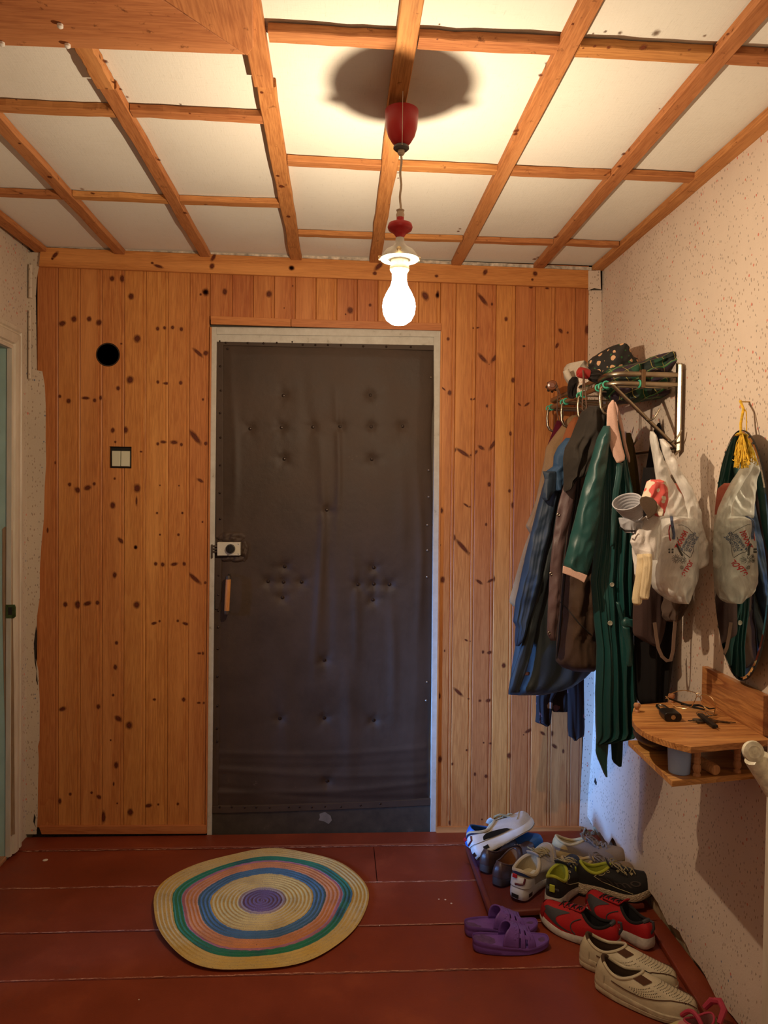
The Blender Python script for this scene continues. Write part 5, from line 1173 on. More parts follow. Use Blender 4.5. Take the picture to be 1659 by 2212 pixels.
# ================================================================ coat rack on the right wall
STEEL = mat('aged_brushed_steel', (.36, .30, .22), .32, 1.0, var=.15, vs=25, bump=.15, bs=300); MINT = mat('mint_plastic_ring', (.06, .42, .27), .5)
XF = .845; YN = P(1297, 836, x=XF).y; YFAR = P(1183, 888, x=XF).y
zr = P(1297, 836, x=XF).z; zu = zr+.030
br = P(1465, 790, x=XR-.02); brz1 = P(1465, 785, x=XR-.02).z; brz0 = P(1465, 975, x=XR-.02).z
rack = empty('coat_rack', (XR-.004, (YN+YFAR)/2, brz0), 'wall-mounted tubular steel coat rack with hooks on right wallpapered wall', 'coat rack')
yb0 = br.y
for y_ in (yb0, YFAR-.03):
    m = MB(); pr = [(-.016, 0), (.016, 0), (.016, -.004), (.008, -.012), (-.008, -.012), (-.016, -.004)]
    m.loft([[(XR-.003+q[1], y_+q[0], brz0-.010+.012*q[0]/.016), (XR-.003+q[1], y_+q[0], brz1+.008*q[0]/.016)][::1] for q in pr] , caps=False)
    m2 = MB(); m2.loft([[(XR-.012+q[1], y_+q[0], brz0-.004-(q[0]/.016)*.008) for q in pr], [(XR-.012+q[1], y_+q[0], brz1+(q[0]/.016)*.006) for q in pr]]); m2.build('wall_bracket', STEEL, rack, bevel=.001)
r0_ = .0085
def arcpts(z, xo, yn, yf, rad=.05, up_=0):
    P_ = [(XR-.014, yn, z)]
    P_ += [(xo+rad-rad*math.sin(a), yn+rad-rad*math.cos(a), z) for a in [i*PI/12 for i in range(7)]]
    P_ += [(xo+rad-rad*math.cos(a), yf-rad+rad*math.sin(a), z) for a in [i*PI/12 for i in range(7)]]
    return P_+[(XR-.014, yf, z)]
MB().tube(arcpts(zr, XF, yb0, YFAR), r0_, 14).build('lower_rail', STEEL, rack)
MB().tube(arcpts(zu, XF+.005, yb0, YFAR), r0_, 14).build('upper_rail', STEEL, rack)
# cross rods that carry the hats, hooks, braces
for i in range(6):
    y_ = lerp(yb0+.06, YFAR-.06, i/5); MB().tube([(XF+.008, y_, zr-.001), (XR-.016, y_, zr-.001)], .0032, 8).build('shelf_rod', STEEL, rack)
MB().tube([(XR-.02, yb0, zr), (XR-.02, YFAR-.03, zr)], .006, 10).build('wall_rail', STEEL, rack); MB().tube([(XR-.02, yb0, brz0+.012), (XR-.02, YFAR-.03, brz0+.012)], .006, 10).build('lower_wall_rail', STEEL, rack)
mcx = XR-.085
m = MB(); m.box((P(1388, 820, y=yb0-.004).x-.006, yb0-.012, zr-.014), (P(1388, 820, y=yb0).x+.006, yb0+.012, zu+.014)); m.build('rail_clamp', mat('brown_steel_clamp', (.22, .14, .08), .4, .9), rack, smooth=False, bevel=.002)
hys = [P(1299, 870, x=XF-.004).y, P(1253, 880, x=XF-.004).y, P(1217, 885, x=XF-.004).y, P(1186, 905, x=XF-.004).y]
hys[0] = yb0+.05
for y_ in hys:
    ho = MB().tube([(XF+.002, y_, zr+.002), (XF-.010, y_, zr-.010), (XF-.012, y_, zr-.040), (XF-.010, y_-.002, zr-.070), (XF-.002, y_-.004, zr-.088), (XF+.014, y_-.006, zr-.096), (XF+.030, y_-.008, zr-.088), (XF+.036, y_-.009, zr-.070)], .0052, 10).build('hook', STEEL, rack)
for y_ in [h+d for h in hys for d in (-.02, .02)]+[yb0+.1]:
    MB().tube([(XF+.0105*math.cos(a), y_, zr+.0105*math.sin(a)) for a in [k*PI/6 for k in range(12)]], .0028, 6, closed=True).build('ring', MINT, rack, label='mint green plastic ring')
rx = P(1381, 825, y=yb0).x
MB().tube([(rx, yb0+.0105*math.cos(a), zr+.0105*math.sin(a)) for a in [k*PI/6 for k in range(12)]], .0028, 6, closed=True).build('ring', MINT, rack, label='mint green plastic ring')
for y_ in (yb0, (yb0+YFAR)/2):
    a = Vector((XF+.01, y_, zr-.006)); b = Vector((XR-.02, y_, brz0+.012)); MB().tube([a, b], .006, 10).build('brace', STEEL, rack)
    for f in (.52, .86):
        q = a.lerp(b, f); MB().tube([q+Vector((0, 0, -.004)), q+Vector((.006, -.014, -.010)), q+Vector((.014, -.028, -.004)), q+Vector((.022, -.034, .012)), q+Vector((.028, -.036, .026))], .0030, 8).build('brace_hook', STEEL, rack)
# ================================================================ hanging clothes
def drape(name, rows, y0, thick, m_, par=None, seed=0, folds=5, amp=.012, fine=.004, nu=44, nv=64, label=None, power=.55, wr=0, ydr=0, group=None, cat=None, lean=0, kind=None):
    """cloth with a front and a back, outlined by (image y, left px, right px) at distance y0 and gathered into folds"""
    ys_ = [r[0] for r in rows]; pts = []
    def ev(u, w, front):
        py = lerp(rows[0][0], rows[-1][0], w); l, r_ = interp(rows, py)[:2]; px = lerp(l, r_, u)
        yy = y0+ydr*w
        p = P(px, py, y=yy); k = max(0, math.sin(PI*u))**power; kt = min(1, min(w*14, (1-w)*30)+.25)
        a_ = amp*(.35+.65*w)
        f1 = noise.noise(Vector((u*folds*1.7+.35*math.sin(w*2.5+seed), w*1.1, seed*4.7))); f2 = noise.noise(Vector((u*folds*3.6-w*.8, w*1.7, seed*2.9)))
        f = a_*(2.4*(abs(f1)**.75*(1 if f1 > 0 else -1))+1.0*f2)*min(1, 5*min(u, 1-u))
        f += fine*noise.noise(Vector((px*.035, py*.012, seed*3.1)))*2+wr*.9*noise.noise(Vector((px*.045, py*.022, seed*1.3)))+wr*1.3*(.35-abs(noise.noise(Vector((px*.045+py*.02, py*.028, seed*2.3)))))
        d = thick/2*k*kt
        return (p.x, yy-d-f*.8*kt, p.z) if front else (p.x, yy+d*.8, p.z)
    m = MB(); n = nu
    rings = []
    for j in range(nv+1):
        w = j/nv; rings.append([ev(i/n, w, True) for i in range(n+1)]+[ev(1-i/n, w, False) for i in range(1, n)])
    m.loft(rings, True)
    o = m.build(name, m_, par, ang=70, label=label)
    return o
def garment(name, px, py, y, label, cat, group=None):
    q = P(px, py, y=y); return empty(name, q, label, cat, group)
def dots_on(objs, rows_, m_, nm, par, y0, r=.006, th=.003, label=None):
    for px, py in rows_: 
        q = hit(objs, px, py) or P(px, py, y=y0); MB().lathe([(0, -.001), (r*.95, -.001), (r, th*.6), (r*.75, th), (r*.5, th*.7), (0, th*.7)], q, 18, (0, -1, 0)).build(nm, m_, par, label=label)
_b = {}
def hit(objs, px, py, back=.0012):
    best = None
    for o in (objs if isinstance(objs, (list, tuple)) else [objs]):
        if o.name not in _b: _b[o.name] = BVHTree.FromPolygons([v.co for v in o.data.vertices], [p.vertices[:] for p in o.data.polygons])
        d = ray(px, py).normalized(); q, n_, i, dd = _b[o.name].ray_cast(Vector((0, 0, CAMH)), d)
        if q is not None and (best is None or dd < best[1]): best = (q-d*back, dd)
    return best[0] if best else None
def seam(objs, pts, r, m_, nm, par, label=None, n=6, y0=2.3):
    out = []
    for (a, b), (c_, d) in zip(pts, pts[1:]):
        for i in range(n):
            q = hit(objs, lerp(a, c_, i/n), lerp(b, d, i/n), r*.4)
            if q is not None: out.append(q)
    q = hit(objs, *pts[-1], r*.4)
    if q is not None: out.append(q)
    if len(out) > 1: return MB().tube(out, r, 7).build(nm, m_, par, label=label)
MARO = cloth('maroon_wool', (.10, .006, .016)); KHA = cloth('khaki_tan_cotton', (.28, .165, .075)); RSTC = cloth('rust_lining', (.30, .095, .035))
g = garment('maroon_dress', 1203, 915, 2.93, 'maroon garment hanging on the farthest hook beside pine wall', 'garment')
drape('body', [(908, 1203, 1218), (925, 1196, 1222), (960, 1183, 1216), (1000, 1174, 1214), (1050, 1164, 1210), (1100, 1158, 1206), (1180, 1158, 1200)], 2.94, .04, MARO, g, 1, 2, .006)
g = garment('tan_coat', 1240, 900, 2.84, 'tan cotton coat with flared sleeve hanging behind the blue jacket', 'coat')
drape('body', [(990, 1190, 1262), (1100, 1158, 1270), (1136, 1150, 1270), (1180, 1133, 1265), (1240, 1115, 1258), (1300, 1099, 1250), (1312, 1112, 1244), (1318, 1130, 1240)], 2.86, .07, KHA, g, 2, 3, .012)
drape('sleeve', [(897, 1236, 1248), (905, 1224, 1250), (930, 1205, 1240), (950, 1190, 1232), (967, 1179, 1228), (1000, 1174, 1222), (1079, 1158, 1205), (1110, 1147, 1190), (1136, 1135, 1180), (1148, 1142, 1172), (1156, 1148, 1165)], 2.80, .05, KHA, g, 3, 2, .006)
g = garment('rust_jacket', 1240, 905, 2.74, 'rust brown garment between tan coat and blue jacket', 'garment')
drape('body', [(901, 1240, 1252), (915, 1228, 1256), (940, 1218, 1262), (965, 1211, 1262), (1000, 1206, 1258), (1060, 1206, 1252)], 2.745, .035, RSTC, g, 4, 2, .005)
BLJ = cloth('blue_nylon', (.024, .040, .062), rough=.55, spec=.4); BLD = cloth('dark_teal_nylon', (.024, .031, .033), rough=.55, spec=.4); ZIP = mat('dark_navy_zip', (.012, .022, .045), .45, bump=.6, bs=500)
g = garment('blue_jacket', 1240, 905, 2.66, 'long blue nylon jacket with drawn hood collar and ribbed zip', 'jacket')
jb_ = drape('body', [(935, 1240, 1262), (1000, 1206, 1262), (1060, 1185, 1262), (1120, 1165, 1270), (1200, 1148, 1280), (1300, 1128, 1290), (1380, 1116, 1290), (1440, 1106, 1288), (1462, 1103, 1270), (1478, 1100, 1245), (1492, 1098, 1215), (1500, 1098, 1180)], 2.67, .10, BLD, g, 5, 3, .008, .006)
js_ = drape('sleeve', [(1020, 1183, 1208), (1060, 1170, 1205), (1100, 1159, 1198), (1190, 1137, 1180), (1250, 1124, 1168), (1294, 1114, 1158), (1315, 1112, 1152), (1342, 1108, 1142), (1352, 1114, 1138), (1380, 1112, 1130), (1395, 1113, 1122)], 2.60, .06, BLJ, g, 6, 2, .006, .006, wr=.010)
drape('collar', [(946, 1222, 1250), (965, 1205, 1252), (985, 1196, 1250), (1008, 1194, 1246), (1020, 1176, 1240), (1035, 1180, 1238), (1050, 1184, 1228), (1062, 1192, 1218)], 2.575, .045, cloth('light_blue_nylon', (.036, .078, .15), rough=.6), g, 7, 2, .006, .005, wr=.012)
drape('hood_flap', [(1018, 1172, 1200), (1035, 1176, 1202), (1060, 1172, 1200), (1075, 1170, 1190), (1082, 1176, 1184)], 2.55, .022, BLJ, g, 8, 1, .003, wr=.006)
for k_, off in enumerate((0, 9)): seam([jb_], [(1200+off, 1080), (1190+off, 1150), (1172+off, 1230), (1157+off, 1290), (1140+off*1.1, 1350), (1127+off*1.2, 1410), (1112+off*1.3, 1465), (1103+off*1.4, 1494)], .0045, ZIP, 'zip_band', g, n=5)
drape('front_edge', [(1040, 1206, 1216), (1150, 1190, 1203), (1230, 1172, 1188), (1290, 1155, 1176), (1350, 1138, 1160), (1410, 1122, 1148), (1465, 1104, 1132), (1496, 1098, 1120)], 2.605, .018, BLD, g, 9, 1, .003, wr=.006)
q = hit([jb_], 1136, 1456) or P(1136, 1456, y=2.6)
MB().box(q+Vector((-.010, -.006, -.004)), q+Vector((.010, .002, .008))).build('toggle', mat('orange_toggle', (.3, .09, .03), .5), g, bevel=.002)
DKB = cloth('charcoal_brown_cloth', (.030, .024, .019), rough=.8); PUB = cloth('mauve_brown_lining', (.115, .068, .066), rough=.45, spec=.5); BRB = cloth('brown_quilted', (.080, .045, .027), rough=.7)
g = garment('dark_jacket', 1280, 880, 2.5, 'dark brown padded jacket with mauve snap placket and charcoal hood', 'jacket')
db_ = drape('body', [(960, 1240, 1312), (1030, 1234, 1316), (1100, 1228, 1312), (1180, 1222, 1302), (1240, 1214, 1290), (1320, 1208, 1288), (1384, 1202, 1290), (1430, 1200, 1290), (1442, 1215, 1288), (1450, 1240, 1284)], 2.50, .10, BRB, g, 10, 2, .008, .006, wr=.014)
dp_ = drape('placket', [(1000, 1232, 1258), (1032, 1221, 1248), (1060, 1214, 1243), (1104, 1203, 1236), (1165, 1194, 1222), (1221, 1188, 1214), (1316, 1183, 1209), (1370, 1181, 1203), (1384, 1190, 1202)], 2.425, .022, PUB, g, 11, 1, .002, .004, wr=.010)
seam([db_], [(1247, 1010), (1240, 1090), (1225, 1190), (1216, 1285), (1208, 1380), (1201, 1430)], .0042, DKB, 'seam_band', g); seam([db_], [(1254, 1010), (1246, 1090), (1231, 1190)], .0042, DKB, 'seam_band', g)
seam([db_], [(1210, 1300), (1228, 1318), (1252, 1348), (1288, 1382)], .0022, DKB, 'pocket_seam', g)
hd_ = drape('hood', [(878, 1268, 1300), (890, 1255, 1306), (905, 1250, 1308), (940, 1236, 1304), (967, 1220, 1298), (990, 1216, 1288), (1010, 1217, 1272), (1030, 1218, 1262), (1040, 1219, 1240), (1062, 1219, 1226)], 2.385, .085, DKB, g, 12, 3, .014, .012, wr=.022)
SNAP = mat('silver_snap_ring', (.55, .48, .38), .3, 1.0)
for px, py in ((1205.6, 1111.7), (1189.8, 1239), (1186, 1367)):
    q = hit([dp_], px, py) or P(px, py, y=2.41); MB().tube([q+Vector((.0042*math.cos(a), -.002, .0042*math.sin(a))) for a in [k*PI/7 for k in range(14)]], .0014, 6, closed=True).build('snap', SNAP, g)
t = NT('black_floral_fabric'); v = t.coord(); vo = t.new('ShaderNodeTexVoronoi', {'Vector': v, 'Scale': 22, 'Randomness': .8}); sp2 = t.new('ShaderNodeSeparateColor', {'Color': vo.outputs['Color']}).outputs
nn = t.math('ADD', vo.outputs['Distance'], t.math('MULTIPLY', t.noise(v, 70, 2), .35)); fm = t.math('MULTIPLY', t.math('LESS_THAN', nn, .46), t.math('LESS_THAN', sp2[0], .62))
c = t.mix(fm, (.018, .010, .010), t.ramp(sp2[1], [(.2, (.42, .30, .22)), (.6, (.30, .10, .12)), (.9, (.16, .07, .08))])); FLB = t.fin(c, .85)
g = garment('floral_dress', 1215, 1480, 2.80, 'black floral garment hem hanging below the blue jacket', 'garment')
drape('hanger_strap', [(900, 1230, 1240), (1100, 1226, 1246), (1450, 1218, 1250)], 2.90, .012, FLB, g, 12, 1, .001)
drape('left_panel', [(1440, 1165, 1215), (1480, 1160, 1212), (1510, 1158, 1195), (1540, 1158, 1192), (1560, 1156, 1190), (1564, 1170, 1188), (1569, 1178, 1184)], 2.83, .03, FLB, g, 13, 2, .006)
drape('middle_panel', [(1440, 1185, 1245), (1500, 1188, 1240), (1532, 1190, 1232), (1538, 1196, 1226)], 2.86, .03, FLB, g, 14, 2, .006)
drape('right_panel', [(1440, 1222, 1262), (1500, 1226, 1262), (1540, 1226, 1262), (1570, 1226, 1263), (1590, 1228, 1262), (1594, 1236, 1250), (1600, 1240, 1246)], 2.80, .035, FLB, g, 15, 2, .006)
# ---- green robe
GRN = cloth('bottle_green_satin', (.008, .060, .056), rough=.38, spec=.55, ws=600, sheen=.05); PKC = cloth('pale_pink_cotton', (.62, .40, .32)); BTNM = mat('pearl_button', (.38, .36, .28), .3)
g = garment('green_robe', 1325, 868, 2.36, 'bottle green robe with pale pink collar and cuff hanging at front', 'robe')
gb_ = drape('body', [(895, 1309, 1330), (946, 1300, 1338), (999, 1296, 1352), (1063, 1293, 1366), (1150, 1287, 1368), (1221, 1280, 1368), (1253, 1276, 1368), (1332, 1282, 1369), (1395, 1289, 1369), (1494, 1286, 1374), (1560, 1286, 1380), (1580, 1287, 1383), (1590, 1288, 1358), (1600, 1288, 1332), (1606, 1288, 1312)], 2.36, .10, GRN, g, 16, 6, .016, .006, nu=72)
drape('tail', [(1595, 1287, 1314), (1625, 1287, 1313), (1636, 1290, 1312), (1655, 1298, 1311), (1668, 1303, 1311), (1678, 1308, 1310)], 2.37, .03, GRN, g, 17, 1, .004)
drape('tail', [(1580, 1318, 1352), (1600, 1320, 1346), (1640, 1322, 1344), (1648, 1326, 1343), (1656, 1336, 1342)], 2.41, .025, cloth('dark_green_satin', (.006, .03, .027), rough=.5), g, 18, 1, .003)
gs_ = drape('sleeve', [(920, 1303, 1318), (946, 1290, 1318), (999, 1275, 1312), (1061, 1256, 1302), (1120, 1242, 1296), (1180, 1227, 1285), (1218, 1217, 1276), (1228, 1222, 1273), (1240, 1242, 1269), (1244, 1258, 1267)], 2.285, .055, GRN, g, 19, 1, .004, .004, wr=.008)
a = [(1216, 1222), (1234, 1228), (1252, 1236), (1269, 1243)]; b = [(1215, 1238), (1232, 1244), (1248, 1251), (1262, 1259)]
m = MB(); m.loft([[P(*a[i], y=2.262), P(*b[i], y=2.258), P(*b[i], y=2.29), P(*a[i], y=2.29)] for i in range(4)]); m.build('cuff', PKC, g, bevel=.002, smooth=False)
drape('collar', [(864, 1322, 1326), (875, 1314, 1330), (890, 1311, 1332), (925, 1310, 1336), (967, 1318, 1345), (985, 1324, 1350), (994, 1329, 1349), (1000, 1332, 1340)], 2.285, .012, PKC, g, 20, 1, .001, .001)
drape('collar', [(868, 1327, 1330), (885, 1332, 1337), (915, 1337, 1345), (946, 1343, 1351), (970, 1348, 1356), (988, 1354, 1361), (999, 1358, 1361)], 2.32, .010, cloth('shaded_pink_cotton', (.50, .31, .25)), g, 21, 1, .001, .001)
drape('lapel', [(1000, 1330, 1346), (1020, 1330, 1344), (1060, 1324, 1338), (1120, 1320, 1332), (1180, 1318, 1326)], 2.30, .010, GRN, g, 22, 1, .002)
for px, py, r in ((1322, 1263, .0072), (1318, 1346, .0080), (1325, 1101, .0074)):
    q = hit([gb_], px, py) or P(px, py, y=2.3); MB().lathe([(0, -.001), (r*.95, -.001), (r, .0018), (r*.82, .003), (r*.62, .002), (0, .0022)], q, 20, (-.2, -1, 0)).build('button', BTNM, g)
bq = P(1352, 1345, y=2.285)
MB().grid(lambda u, w: (bq.x+.016*math.cos(2*PI*u)*max(.001, math.sin(PI*w))**.7, bq.y-.014*math.cos(PI*w), bq.z+.018*math.sin(2*PI*u)*max(.001, math.sin(PI*w))**.7), 16, 10).build('belt_knot', GRN, g, ang=180)
drape('belt_end', [(1337, 1352, 1366), (1345, 1352, 1379), (1352, 1356, 1381), (1358, 1368, 1379)], 2.275, .016, GRN, g, 23, 1, .001); drape('belt_end', [(1352, 1344, 1360), (1400, 1352, 1366), (1436, 1354, 1367), (1440, 1356, 1366)], 2.28, .014, GRN, g, 24, 1, .002)
drape('belt_end', [(1300, 1330, 1338), (1325, 1336, 1345), (1345, 1343, 1352), (1375, 1346, 1355), (1380, 1350, 1353)], 2.285, .014, GRN, g, 25, 1, .002)
# ---- behind the robe
OLV = cloth('olive_brown_cloth', (.10, .065, .018)); g = garment('olive_garment', 1358, 935, 2.56, 'narrow olive brown garment between green robe and navy garment', 'garment')
drape('body', [(935, 1352, 1362), (960, 1353, 1368), (1000, 1355, 1376), (1072, 1358, 1384), (1200, 1360, 1386), (1300, 1362, 1386)], 2.60, .04, OLV, g, 26, 2, .004)
NVG = cloth('near_black_navy', (.010, .010, .016)); g = garment('navy_garment', 1424, 915, 2.42, 'black navy garment hung behind the white carrier bag handles', 'garment')
drape('body', [(914, 1421, 1426), (930, 1412, 1428), (950, 1406, 1430), (1009, 1396, 1436), (1065, 1388, 1442), (1130, 1382, 1444), (1300, 1374, 1448)], 2.44, .05, NVG, g, 27, 2, .007)
BLKC = cloth('black_wool_coat', (.010, .008, .008)); g = garment('black_coat', 1400, 1010, 2.34, 'long black coat hanging below the white carrier bag', 'coat')
drape('body', [(1010, 1390, 1440), (1200, 1372, 1456), (1300, 1370, 1460), (1380, 1370, 1456), (1450, 1371, 1448), (1500, 1374, 1442), (1516, 1378, 1438), (1521, 1384, 1430)], 2.325, .10, BLKC, g, 28, 3, .012)
MVB = cloth('mauve_brown_cloth', (.062, .036, .032)); g = garment('brown_skirt', 1400, 1290, 2.24, 'dark mauve brown cloth hanging under cream gloves beside robe', 'garment')
drape('body', [(1180, 1372, 1440), (1290, 1368, 1440), (1340, 1367, 1440), (1365, 1367, 1436), (1372, 1369, 1434), (1384, 1388, 1430), (1396, 1412, 1424)], 2.235, .035, MVB, g, 29, 2, .006)
TPB = cloth('taupe_bag_canvas', (.20, .13, .095)); g = garment('taupe_tote', 1450, 1290, 2.20, 'taupe cloth tote with loop strap hanging below the white carrier bag', 'tote bag')
drape('body', [(1180, 1436, 1478), (1290, 1434, 1480), (1310, 1432, 1479), (1330, 1430, 1474), (1342, 1440, 1466)], 2.20, .06, cloth('dark_taupe', (.10, .066, .050)), g, 30, 2, .01, wr=.02)
def ribbon(pts, w, m_, nm, par, y0, th=.003):
    rings = []; V = [P(a, b, y=y0+(c_[0] if c_ else 0)) for a, b, *c_ in pts]
    for i, p in enumerate(V):
        d = (V[min(i+1, len(V)-1)]-V[max(i-1, 0)]).normalized(); s_ = d.cross(Vector((0, 1, 0))).normalized()*w/2
        rings.append([p-s_+Vector((0, -th/2, 0)), p+s_+Vector((0, -th/2, 0)), p+s_+Vector((0, th/2, 0)), p-s_+Vector((0, th/2, 0))])
    return MB().loft(rings).build(nm, m_, par, smooth=False)
ribbon([(1414, 1345, .0), (1417, 1370, 0), (1422, 1400, 0), (1430, 1418, 0), (1440, 1427, 0), (1449, 1426, 0), (1454, 1405, 0), (1456, 1370, 0), (1460, 1330, 0), (1462, 1300, 0)], .010, TPB, 'strap', g, 2.175)
# ---- carrier bag
t = NT('white_plastic_film'); v = t.coord((1, 1, .35)); n = t.noise(v, 22, 6, .65, .6); t.bump(n, .55, .008)
t.fin((.88, .85, .79), .28, None, .5, Alpha=t.ramp(n, [(.35, (.42,)*3), (.65, (.80,)*3)])); FILM = t.m
bgx = P(1440, 930, y=2.16); bag = empty('carrier_bag', bgx, 'stuffed white plastic carrier bag with red Cyrillic lettering hanging on rack', 'bag')
YBG = 2.10
bb_ = drape('body', [(1112, 1425, 1496), (1130, 1418, 1500), (1160, 1412, 1507), (1190, 1410, 1508), (1216, 1408, 1508), (1240, 1407, 1505), (1258, 1408, 1500), (1271, 1412, 1494), (1283, 1424, 1486), (1292, 1438, 1480), (1299, 1450, 1474), (1302, 1456, 1468)], YBG, .14, FILM, bag, 31, 2, .006, .004, power=.5, wr=.010, nu=56, nv=72)
hl_ = drape('handle', [(932, 1404, 1411), (950, 1404, 1416), (975, 1408, 1424), (1000, 1412, 1436), (1030, 1416, 1450), (1060, 1420, 1466), (1090, 1424, 1484), (1120, 1424, 1497)], 2.085, .03, FILM, bag, 32, 1, .003, .006, wr=.014)
drape('handle', [(948, 1424, 1434), (980, 1432, 1450), (1010, 1444, 1466), (1040, 1460, 1485), (1070, 1476, 1500), (1100, 1484, 1512), (1130, 1488, 1517), (1160, 1496, 1524), (1185, 1502, 1531), (1203, 1500, 1535), (1216, 1496, 1532), (1225, 1500, 1520), (1228, 1506, 1514)], 2.06, .028, FILM, bag, 33, 1, .003, .006, wr=.014)
drape('side_gusset', [(1100, 1416, 1426), (1140, 1412, 1428), (1170, 1405, 1428), (1195, 1404, 1426), (1210, 1408, 1420)], 2.025, .012, FILM, bag, 34, 2, .003)
REDI = mat('red_print', (.50, .015, .02), .5, var=.05, bump=0); BLUI = mat('navy_print', (.03, .07, .15), .5, var=.05, bump=0); BLI = mat('black_print', (.05, .048, .045), .5, var=.1, bump=0)
def write(txt, h_px, p0, ang, m_, label, objs=None):
    """printed lettering pressed on the bag: p0 start pixel, ang degrees above horizontal"""
    cu_ = bpy.data.curves.new('txt', 'FONT'); cu_.body = txt; cu_.size = 1; cu_.resolution_u = 2; cu_.offset = .028
    o = bpy.data.objects.new('txt', cu_); C.objects.link(o); dg = bpy.context.evaluated_depsgraph_get(); me = bpy.data.meshes.new_from_object(o.evaluated_get(dg)); bpy.data.objects.remove(o)
    bm = bmesh.new(); bm.from_mesh(me); bmesh.ops.triangulate(bm, faces=bm.faces); bmesh.ops.subdivide_edges(bm, edges=bm.edges, cuts=1)
    s_ = h_px/.72; ca, sa = math.cos(math.radians(ang)), math.sin(math.radians(ang))
    for v_ in bm.verts:
        x, y = v_.co.x*s_*.86, v_.co.y*s_; px = p0[0]+x*ca-y*sa*1; py = p0[1]-x*sa-y*ca
        q = hit(objs or [bb_], px, py, .0015) or P(px, py, y=YBG-.07); v_.co = q
    bm.to_mesh(me); bm.free(); me.materials.clear(); me.materials.append(m_)
    o = bpy.data.objects.new('lettering', me); C.objects.link(o); parent(o, bag); o['label'] = label; return o
write('ТКАНИ', 10.5, (1466, 1188), 62, REDI, 'red Cyrillic lettering'); write('ФУРНИТУРА', 5.6, (1475, 1190), 60, BLUI, 'navy Cyrillic lettering'); write('САЛОН ШТОР', 5.6, (1483, 1192), 62, BLUI, 'navy Cyrillic lettering'); write('3D АТЕЛЬЕ', 6, (1491, 1194), 62, BLUI, 'navy Cyrillic lettering'); write('ЭТРОГ', 9.5, (1480, 1246), 60, REDI, 'red Cyrillic lettering, lower')
def flower(cx_, cy_, R_, n, rad=.0006):
    for i in range(n):
        a = 2*PI*i/n; p = [hit([bb_], cx_+R_*f*math.cos(a), cy_+R_*f*math.sin(a), .0012) for f in (.25, .6, 1)]
        if all(x is not None for x in p): MB().tube(p, rad, 5).build('petal_line', BLI, bag)
flower(1461, 1207, 10, 14); flower(1475, 1210, 8, 12); flower(1473, 1226, 5, 8)
def ringp(pts, r, m_, nm, label=None): seam([bb_], pts, r, m_, nm, bag, label)
for cx_, cy_ in ((1446, 1187), (1453, 1187), (1446, 1193), (1453, 1193)):
    q = hit([bb_], cx_, cy_); 
    if q: MB().lathe([(0, 0), (.0032, 0), (0, .0006)], q, 8, (0, -1, 0)).build('petal', BLI, bag)
ringp([(1465, 1134), (1474, 1134), (1486, 1140), (1497, 1152), (1500, 1168), (1498, 1190), (1492, 1204)], .0006, BLI, 'frame_line'); ringp([(1463, 1160), (1467, 1175), (1473, 1190), (1482, 1198), (1491, 1205)], .0008, BLI, 'frame_line')
ringp([(1448, 1134), (1445, 1146), (1446, 1160), (1448, 1168)], .0016, REDI, 'red_arc', 'red printed arc')
ringp([(1450, 1112), (1452, 1132), (1456, 1155), (1455, 1165)], .004, mat('smoky_blue_print', (.07, .09, .16), .5, var=.6, vs=90), 'dark_streak', 'smoky blue printed streak'); ringp([(1462, 1175), (1468, 1188), (1474, 1200)], .003, BLI, 'dark_streak')
# contents showing
WCL = cloth('white_crumpled_cotton', (.62, .57, .53)); 
g = garment('white_shirt', 1400, 1140, 2.04, 'crumpled off-white cloth bulging out of the carrier bag mouth', 'cloth')
drape('body', [(1110, 1402, 1428), (1125, 1388, 1426), (1140, 1376, 1424), (1158, 1364, 1420), (1171, 1361, 1416), (1182, 1366, 1414), (1195, 1372, 1410), (1206, 1380, 1406)], 2.005, .05, WCL, g, 35, 2, .006, .008, wr=.018)
drape('lower_fold', [(1180, 1366, 1408), (1200, 1368, 1407), (1240, 1370, 1408), (1262, 1380, 1407)], 2.045, .03, WCL, g, 36, 2, .004, .006, wr=.012)
# sun visor (ribbed grey brim)
GRV = cloth('light_grey_cotton', (.42, .41, .43)); CRR = mat('coral_red_print', (.58, .10, .08), .8)
vc = P(1361, 1098, y=1.99); g = garment('sun_visor', 1361, 1098, 2.0, 'light grey ribbed hat brim curled up outside the carrier bag', 'hat')
def cone(c_px, r0px, r1px, h0, h1, y0, ax, m_, nm, par, rib=0, n=48, th=.0025, e=.8):
    k_ = y0/F; ax = Vector(ax).normalized(); c0 = P(*c_px, y=y0); X = ax.cross(Vector((0, 0, 1))).normalized(); Y = ax.cross(X)
    def f(u, w):
        a = 2*PI*u; r_ = lerp(r0px, r1px, w)*k_*(1+rib*math.sin(w*38)); return c0+X*r_*math.cos(a)+Y*r_*e*math.sin(a)+ax*lerp(h0, h1, w)*k_
    return MB().grid(f, n, 34).build(nm, m_, par, ang=180, solid=th)
cone((1362, 1100), 22, 34, 20, -24, 2.0, (.42, .35, -.55), GRV, 'brim', g, .018); cone((1362, 1104), 22, 5, 20, 34, 2.0, (.42, .35, -.55), GRV, 'crown', g, 0)
drape('crown_folds', [(1118, 1336, 1382), (1130, 1338, 1388), (1142, 1342, 1384), (1151, 1352, 1368)], 2.02, .045, GRV, g, 38, 3, .006, .006, wr=.012)
q = P(1372, 1152, y=1.985); MB().tube([P(1338, 1138, y=1.985), P(1350, 1147, y=1.98), P(1372, 1147, y=1.98)], .0022, 8).build('band', BLKC, g)
